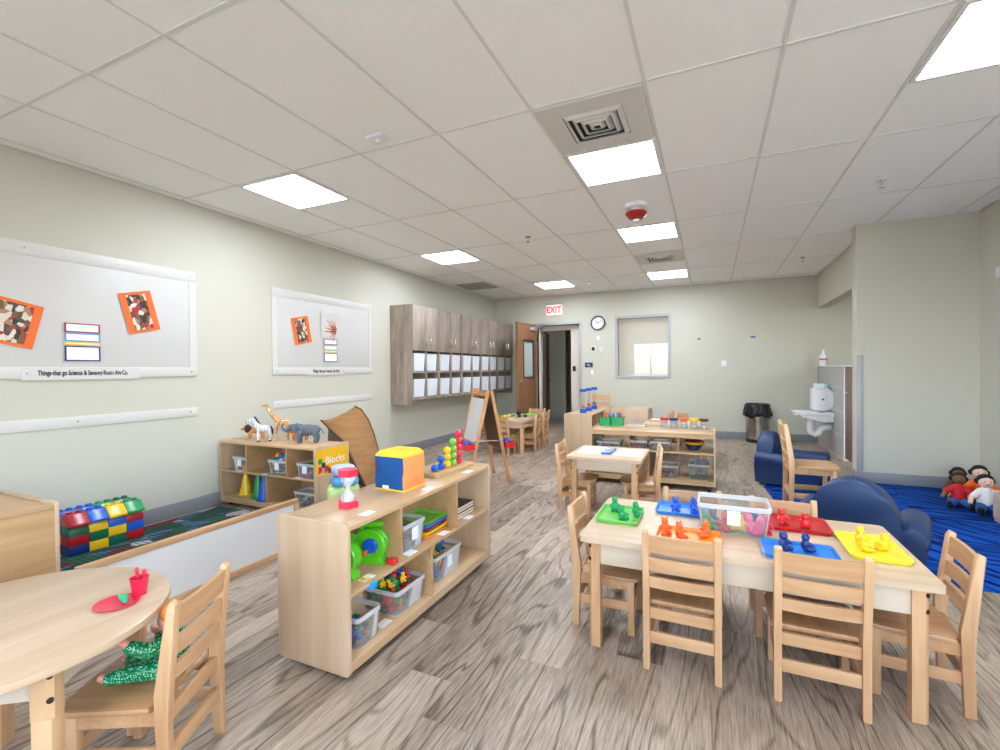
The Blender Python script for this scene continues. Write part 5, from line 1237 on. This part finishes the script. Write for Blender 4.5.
# ------------------------------------------------------------------ right side: carpet, armchairs, tall chair, dolls
tag(S().prism([(.5, 4.95), (.47, 5.3), (.62, 5.82), (1.34, 5.83), (1.34, YM-.013), (XR-.013, YM-.013), (XR-.013, 3.27), (.52, 3.27)], 2, 0, .006, bev=.002).obj('area_rug', carpet_mat()), 'bright blue patterned carpet in the right hand reading corner', 'carpet')
def armchair(label, loc, ang, W=.70, D=.52, Hb=.55):
    t = thing('armchair', label, 'armchair', loc, math.radians(ang), 'navy child armchairs')
    hw = W/2; R_ = hw-.12
    # back: arch extruded in y, front = +y
    pl = [(-R_-.01, .02)]
    for k in range(21):
        a = PI-PI*k/20; pl.append(((R_+.01)*math.cos(a), Hb-.30+.30*math.sin(a) if True else 0))
    pl.append((R_+.01, .02))
    S().prism(pl, 1, -D/2, -D/2+.15, bev=.028).obj('backrest', navy, t, ang=60)
    S().box(-R_+.0, R_-.0, -D/2+.151, D/2-.01, .03, .24, bev=.03, seg=3).obj('seat', navy, t, ang=60)
    for sx in (-1, 1):
        x = sx*(hw-.08)
        pl = [(x-.052, .02), (x+.052, .02), (x+.052, .18)]
        for k in range(15):
            a = math.radians(-40+260*k/14); pl.append((x+.078*math.cos(a), .252+.070*math.sin(a)))
        pl.append((x-.052, .18))
        S().prism(pl, 1, -D/2+.012, D/2, bev=.014).obj('armrest', navy, t, ang=60)
    for sx in (-1, 1):
        for sy in (-1, 1): S().cyl((sx*(hw-.1), sy*(D/2-.06), 0), (sx*(hw-.1), sy*(D/2-.06), .0195), .022).obj('foot', black, t)
    return t
armchair('navy blue child armchair behind the long table, its back to the camera', (.80, 3.44, .006), -19, W=.66)
armchair('navy blue child armchair farther away facing right near the trash can', (.74, 5.53, .006), -112, W=.56, D=.56, Hb=.52)
chair('larger tall backed maple chair standing on the blue carpet facing right', (.71, 4.38, .0062), -90, W=.36, D=.30, seat=.42, Ht=.745, group=None, name='tall_chair')

dollskin = {'brown': mat('cloth_brown_skin', (120, 78, 48), .8), 'pale': mat('cloth_pale_skin', (232, 190, 172), .8), 'tan': mat('cloth_tan_skin', (190, 140, 104), .8)}
def cloth(n, c): return mat(n, c, .9, var=.1, sc_=40, bump=.3)
def ragdoll(label, loc, ang, sk, shirt, pants, hair, sleeves=None, sc3=1., lean=0, afro=False, shoe=black):
    t = thing('rag_doll', label, 'doll', loc, math.radians(ang), None); t.scale = (sc3,)*3; t.rotation_euler = (0, lean, math.radians(ang))
    def po(name, build, m, vs=.005, lb=None):
        s = S(); build(s); o = remesh(s.obj(name, m), vs, 4); o.parent = t
        if lb: o['label'] = lb
    # sits facing local -y
    po('body', lambda s: (s.ball((0, 0, .265), (.052, .048, .056)), s.ball((0, -.048, .262), .009), s.limb([(0, 0, .22), (0, 0, .10)], [.02, .04]), s.limb([(.05, 0, .17), (.10, -.04, .13), (.12, -.08, .10)], [.02, .018, .018]), s.limb([(-.05, 0, .17), (-.10, -.04, .13), (-.12, -.08, .10)], [.02, .018, .018]),
        s.ball((.124, -.095, .095), (.018, .018, .014)), s.ball((-.124, -.095, .095), (.018, .018, .014)), s.limb([(.04, -.03, .05), (.07, -.14, .04)], [.025, .02]), s.limb([(-.04, -.03, .05), (-.07, -.14, .04)], [.025, .02])), sk)
    po('shirt', lambda s: (s.limb([(0, 0, .185), (0, .0, .09)], [.042, .062]), s.limb([(.035, 0, .18), (.088, -.03, .138)], [.03, .026]), s.limb([(-.035, 0, .18), (-.088, -.03, .138)], [.03, .026])), shirt)
    po('trousers', lambda s: (s.ball((0, 0, .06), (.062, .052, .052)), s.limb([(.03, -.01, .05), (.07, -.13, .042)], [.042, .034]), s.limb([(-.03, -.01, .05), (-.07, -.13, .042)], [.042, .034])), pants)
    po('hair', lambda s: (s.ball((0, .014, .285), (.058, .05, .05)), s.ball((.045, .03, .265), .028), s.ball((-.045, .03, .265), .028)), hair, .006)
    for sx in (-1, 1): po('shoe', lambda s: s.limb([(sx*.075, -.165, .026), (sx*.08, -.175, .06)], [.026, .022]), shoe)
    s = S()
    for sx in (-1, 1): s.ball((sx*.018, -.046, .275), (.004, .003, .005), sub=1)
    s.tube([(-.014, -.0475, .248), (0, -.0495, .244), (.014, -.0475, .248)], .002, n=6)
    s.obj('eyes_and_mouth', black, t)
    return t
hb = cloth('hair_black', (22, 18, 18)); ho_ = cloth('hair_orange', (236, 100, 30)); jean = cloth('denim_blue', (34, 92, 160))
ragdoll('brown skinned rag doll in red shirt sitting on the blue carpet', (1.90, 5.17, .0065), -14, dollskin['brown'], cloth('shirt_red', (190, 30, 40)), jean, hb, sc3=.86)
ragdoll('rag doll in white shirt and blue overalls beside the wooden box', (2.015, 5.03, .0065), -6, dollskin['pale'], cloth('shirt_white', (232, 226, 222)), jean, hb, sc3=.92)
ragdoll('rag doll with bright orange top leaning behind the wooden box', (2.10, 5.34, .0065), -12, dollskin['pale'], cloth('shirt_orange', (238, 104, 28)), ho_, hb, sc3=.98)
ragdoll('rag doll with brown and black hair nearest the right wall', (2.195, 5.06, .0065), 0, dollskin['pale'], cloth('shirt_pink', (226, 190, 180)), cloth('trousers_green', (20, 100, 70)), hb, sc3=.80)
ragdoll('rag doll with black hair and yellow trousers at the back of the group', (1.99, 5.42, .0065), -10, dollskin['brown'], cloth('shirt_brown', (96, 60, 40)), cloth('trousers_yellow', (240, 170, 40)), hb, sc3=.86)
t = thing('doll_crib', 'grey brown wooden box with oval hand hole beside the dolls', 'toy crib', (2.13, 4.63, .0065))
cw = wood('crib_ply', (200, 184, 166), (176, 160, 142), 0, .5)
# near panel with oval hole: strips around an ellipse
def holed(s, w, h, cx, cz, rx, rz, y0, y1, K=24):
    b = bmesh.new(); fr_, fo = [], []
    for y in (y0, y1):
        inn, out = [], []
        for k in range(K):
            a = 2*PI*k/K; c, sn = math.cos(a), math.sin(a); inn.append(b.verts.new((cx+rx*c, y, cz+rz*sn)))
            tq = min((w/2-(cx if c > 0 else -cx))/abs(c) if abs(c) > 1e-6 else 9, ((h-cz) if sn > 0 else cz)/abs(sn) if abs(sn) > 1e-6 else 9)
            out.append(b.verts.new((cx+tq*c, y, cz+tq*sn)))
        fr_.append((inn, out))
    for k in range(K):
        q = (k+1) % K
        for (inn, out) in fr_: b.faces.new((inn[k], inn[q], out[q], out[k]))
        b.faces.new((fr_[0][0][k], fr_[0][0][q], fr_[1][0][q], fr_[1][0][k])); b.faces.new((fr_[0][1][k], fr_[0][1][q], fr_[1][1][q], fr_[1][1][k]))
    bmesh.ops.recalc_face_normals(b, faces=b.faces); return s._m(b)
for yy, nm in ((-.16, 'end_panel'), (.145, 'end_panel')): holed(S(), .34, .215, 0, .12, .05, .06, yy, yy+.014).obj(nm, cw, t)
S().box(-.17, -.156, -.1455, .1445, 0, .215, bev=.002).obj('side_panel', cw, t); S().box(.156, .17, -.1455, .1445, 0, .215, bev=.002).obj('side_panel', cw, t); S().box(-.155, .155, -.1455, .1445, .01, .02).obj('floor_panel', cw, t)

# ------------------------------------------------------------------ sink corner
m, nt, N, L, p = newmat('grey_wall_tile')
tc = N.new('ShaderNodeTexCoord'); mp = N.new('ShaderNodeMapping'); mp.inputs['Rotation'].default_value = (0, PI/2, 0)
sp = N.new('ShaderNodeSeparateXYZ'); cbn = N.new('ShaderNodeCombineXYZ'); L.new(tc.outputs['Object'], sp.inputs[0]); L.new(sp.outputs['Y'], cbn.inputs[0]); L.new(sp.outputs['Z'], cbn.inputs[1])
br = N.new('ShaderNodeTexBrick'); br.inputs['Scale'].default_value = 1; br.inputs['Brick Width'].default_value = .61; br.inputs['Row Height'].default_value = .305; br.inputs['Mortar Size'].default_value = .006; br.inputs['Color1'].default_value = (*lin((176, 173, 170)), 1); br.inputs['Color2'].default_value = (*lin((164, 162, 160)), 1); br.inputs['Mortar'].default_value = (*lin((206, 206, 206)), 1)
L.new(cbn.outputs[0], br.inputs['Vector']); L.new(br.outputs['Color'], p.inputs['Base Color']); p.inputs['Roughness'].default_value = .4
struct(S().box(XA, XA+.12, 7.15, YB-.001, 0, 1.195).obj('wall_half_tile', m))
struct(S().box(XA-.012, XA+.132, 7.0, YB-.001, 1.1955, 1.212, bev=.003).box(XA-.004, XA+.124, 7.138, 7.1495, 0, 1.195).obj('trim_3', white))
t = thing('stall_door', 'brown toilet stall door between tiled half wall and nook wall', 'stall door', (XA-.0, 6.6, 0))
S().box(0, .03, -.56, .5, .04, 1.19, bev=.002).obj('door_panel', mat('stall_brown', (112, 80, 62), .35), t); S().box(-.012, -.0005, .3, .45, .86, .88, bev=.003).obj('latch', chrome, t)
t = thing('wall_sink', 'white wall hung child sink on the tiled half wall', 'sink', (XA-.001, 7.83, -.075))
s = S(); yh = .21
prof = [(-.46, .635), (-.455, .60), (-.40, .565), (-.12, .505), (0, .505), (0, .635)]
b = bmesh.new(); rows = []
s.prism([(-.40, .60), (-.38, .565), (-.12, .505), (-.001, .505), (-.001, .60)], 1, -yh+.02, yh-.02, bev=.012)
for q in ((-.46, -.41, -yh, yh), (-.10, -.001, -yh, yh), (-.4099, -.1001, -yh, -yh+.045), (-.4099, -.1001, yh-.045, yh)): s.box(q[0], q[1], q[2], q[3], .595, .635, bev=.006)
s.obj('basin', white, t)
S().tube([(-.25, 0, .54), (-.25, 0, .40), (-.24, 0, .34), (-.19, 0, .315), (-.14, 0, .34), (-.12, 0, .40), (-.06, 0, .42), (-.001, 0, .42)], .044, n=16).obj('drain_trap', white, t)
S().tube([(-.06, .03, .636), (-.06, .03, .70), (-.09, .03, .735), (-.17, .03, .72), (-.18, .03, .70)], .012, n=10).lathe([(.025, 0), (.02, .012), (0, .014)], (-.06, .03, .6355), n=14).obj('faucet', chrome, t)
t = thing('towel_dispenser', 'white paper towel dispenser mounted above the wall sink', 'towel dispenser', (XA-.001, 7.92, .575))
S().box(-.22, -.02, -.14, .14, 0, .32, bev=.025, seg=3).box(-.05, 0, -.13, .13, .02, .29, bev=.005).obj('cover', white, t); S().box(-.12, -.09, -.1425, -.1402, .15, .17).obj('lock', black, t)
t = thing('tissue_box', 'white and pale blue tissue box on top of the towel dispenser', 'tissue box', (XA-.11, 7.9, .8955))
S().box(-.08, .03, -.06, .06, 0, .06, bev=.003).obj('carton', paper, t); S().box(.0305, .07, -.06, .06, 0, .06, bev=.002).obj('carton_end', P('aqua', (150, 210, 226)), t)
tag(S().box(XA-.06, XA-.001, 7.66, 7.70, .64, .84, bev=.004).obj('soap_dispenser', whitew), 'narrow white soap dispenser beside the towel dispenser', 'soap dispenser')
t = thing('cleaner_bottle', 'white plastic cleaner bottle with red label on the half wall', 'bottle', (XA+.035, 8.52, 1.2125)); t.scale = (.86, .86, .92)
S().lathe([(.055, 0), (.06, .006), (.06, .13), (.05, .165), (.022, .2), (.02, .21), (0, .21)], n=28).obj('bottle_body', white, t)
S().lathe([(.0606, .03), (.0606, .09)], n=28).obj('lower_label', mat('label_mixed', (226, 214, 206), .5), t); S().lathe([(.0606, .092), (.0606, .118)], n=28).obj('red_label', P('dkred'), t); S().lathe([(.061, .06), (.061, .08)], n=6).obj('green_mark', P('teal'), t) if False else None
S().lathe([(.024, .2105), (.024, .245), (.012, .25), (.012, .27), (0, .27)], n=18).obj('bottle_cap', white, t)
# trash can
t = thing('trash_can', 'stainless steel trash can with black liner by the back wall', 'trash can', (.672, 8.50, 0))
S().lathe([(.172, 0), (.175, .005), (.175, .055), (0, .055)], n=40).obj('base_ring', black, t)
m, nt, N, L, p = newmat('steel_cylinder'); p.inputs['Metallic'].default_value = .95; p.inputs['Roughness'].default_value = .22
tc = N.new('ShaderNodeTexCoord'); n_ = N.new('ShaderNodeTexNoise'); n_.inputs['Scale'].default_value = 8; L.new(tc.outputs['Object'], n_.inputs['Vector']); r = N.new('ShaderNodeValToRGB'); r.color_ramp.elements[0].color = (*lin((150, 142, 132)), 1); r.color_ramp.elements[1].color = (*lin((196, 190, 182)), 1); L.new(n_.outputs['Fac'], r.inputs[0]); L.new(r.outputs[0], p.inputs['Base Color'])
S().lathe([(.168, .0555), (.168, .52), (.16, .52), (.16, .06)], n=40).obj('steel_body', m, t)
b = bmesh.new(); rows = []; K = 48
for i, (r_, z_) in enumerate(((.150, .50), (.160, .60), (.172, .612), (.178, .60), (.182, .55), (.188, .47), (.196, .41))):
    rows.append([b.verts.new(((r_+(.010*math.sin(k*1.9+i)+.012*math.sin(k*.8))*(i > 2)*(i-2)/3)*math.cos(2*PI*k/K), (r_+(.010*math.sin(k*1.9+i)+.012*math.sin(k*.8))*(i > 2)*(i-2)/3)*math.sin(2*PI*k/K), z_+(.02*math.sin(k*.55)+.012*math.sin(k*1.7))*(i > 4))) for k in range(K)])
for A, B_ in zip(rows, rows[1:]):
    for k in range(K): b.faces.new((A[k], A[(k+1) % K], B_[(k+1) % K], B_[k]))
s = S()._m(b); bagm = mat('bin_bag', (20, 20, 24), .25, bump=.5); o = s.obj('bag_liner', bagm, t, ang=60, label='black plastic bag folded over the rim')
md = o.modifiers.new('t', 'SOLIDIFY'); md.thickness = .002
S().box(-.18, .18, -.005, .17, .617, .63, bev=.004).obj('lid_edge', black, t) if False else None

# ------------------------------------------------------------------ light and camera
w = bpy.data.worlds.new('World'); sc.world = w; w.use_nodes = True; N = w.node_tree.nodes; L = w.node_tree.links
bg = N['Background']; sky = N.new('ShaderNodeTexSky'); sky.sky_type = 'NISHITA'; sky.sun_elevation = math.radians(48); sky.sun_rotation = math.radians(40); sky.sun_disc = False; sky.air_density = 1; sky.dust_density = 1.5
bg.inputs['Strength'].default_value = 1.6
hs = N.new('ShaderNodeHueSaturation'); hs.inputs['Saturation'].default_value = .7; L.new(sky.outputs[0], hs.inputs['Color']); L.new(hs.outputs[0], bg.inputs['Color'])
gm_ = mat('outside_ground', (190, 184, 170), .9, var=.15, sc_=.4)
struct(S().box(-60, 60, -90, YF-.2, -.3, -.06).obj('ground_outside', gm_))
for (a, b_) in NW:
    l = bpy.data.lights.new('window_daylight', 'AREA'); l.shape = 'RECTANGLE'; l.size = b_-a; l.size_y = 1.4; l.cycles.is_portal = True
    o = bpy.data.objects.new('window_daylight', l); col.objects.link(o); o.location = ((a+b_)/2, YF-.11, 1.525); o.rotation_euler = (PI/2, 0, 0)

cam = bpy.data.cameras.new('camera'); cam.sensor_width = 36; cam.lens = 464.81/1000*36; cam.clip_start = .02
co = bpy.data.objects.new('camera', cam); col.objects.link(co)
yaw, pitch, roll = .4268, -.0108, -.0095
F = Vector((-math.sin(yaw)*math.cos(pitch), math.cos(yaw)*math.cos(pitch), math.sin(pitch)))
R = Vector((math.cos(yaw), math.sin(yaw), 0)); U = R.cross(F)
R2 = R*math.cos(roll)+U*math.sin(roll); U2 = -R*math.sin(roll)+U*math.cos(roll)
Mx = Matrix((R2, U2, -F)).transposed().to_4x4(); Mx.translation = (0, 0, 1.192); co.matrix_world = Mx
sc.camera = co
sc.view_settings.view_transform = 'Standard'; sc.view_settings.look = 'None'; sc.view_settings.gamma = 1; sc.view_settings.use_curve_mapping = False
sc.view_settings.exposure = 0.78
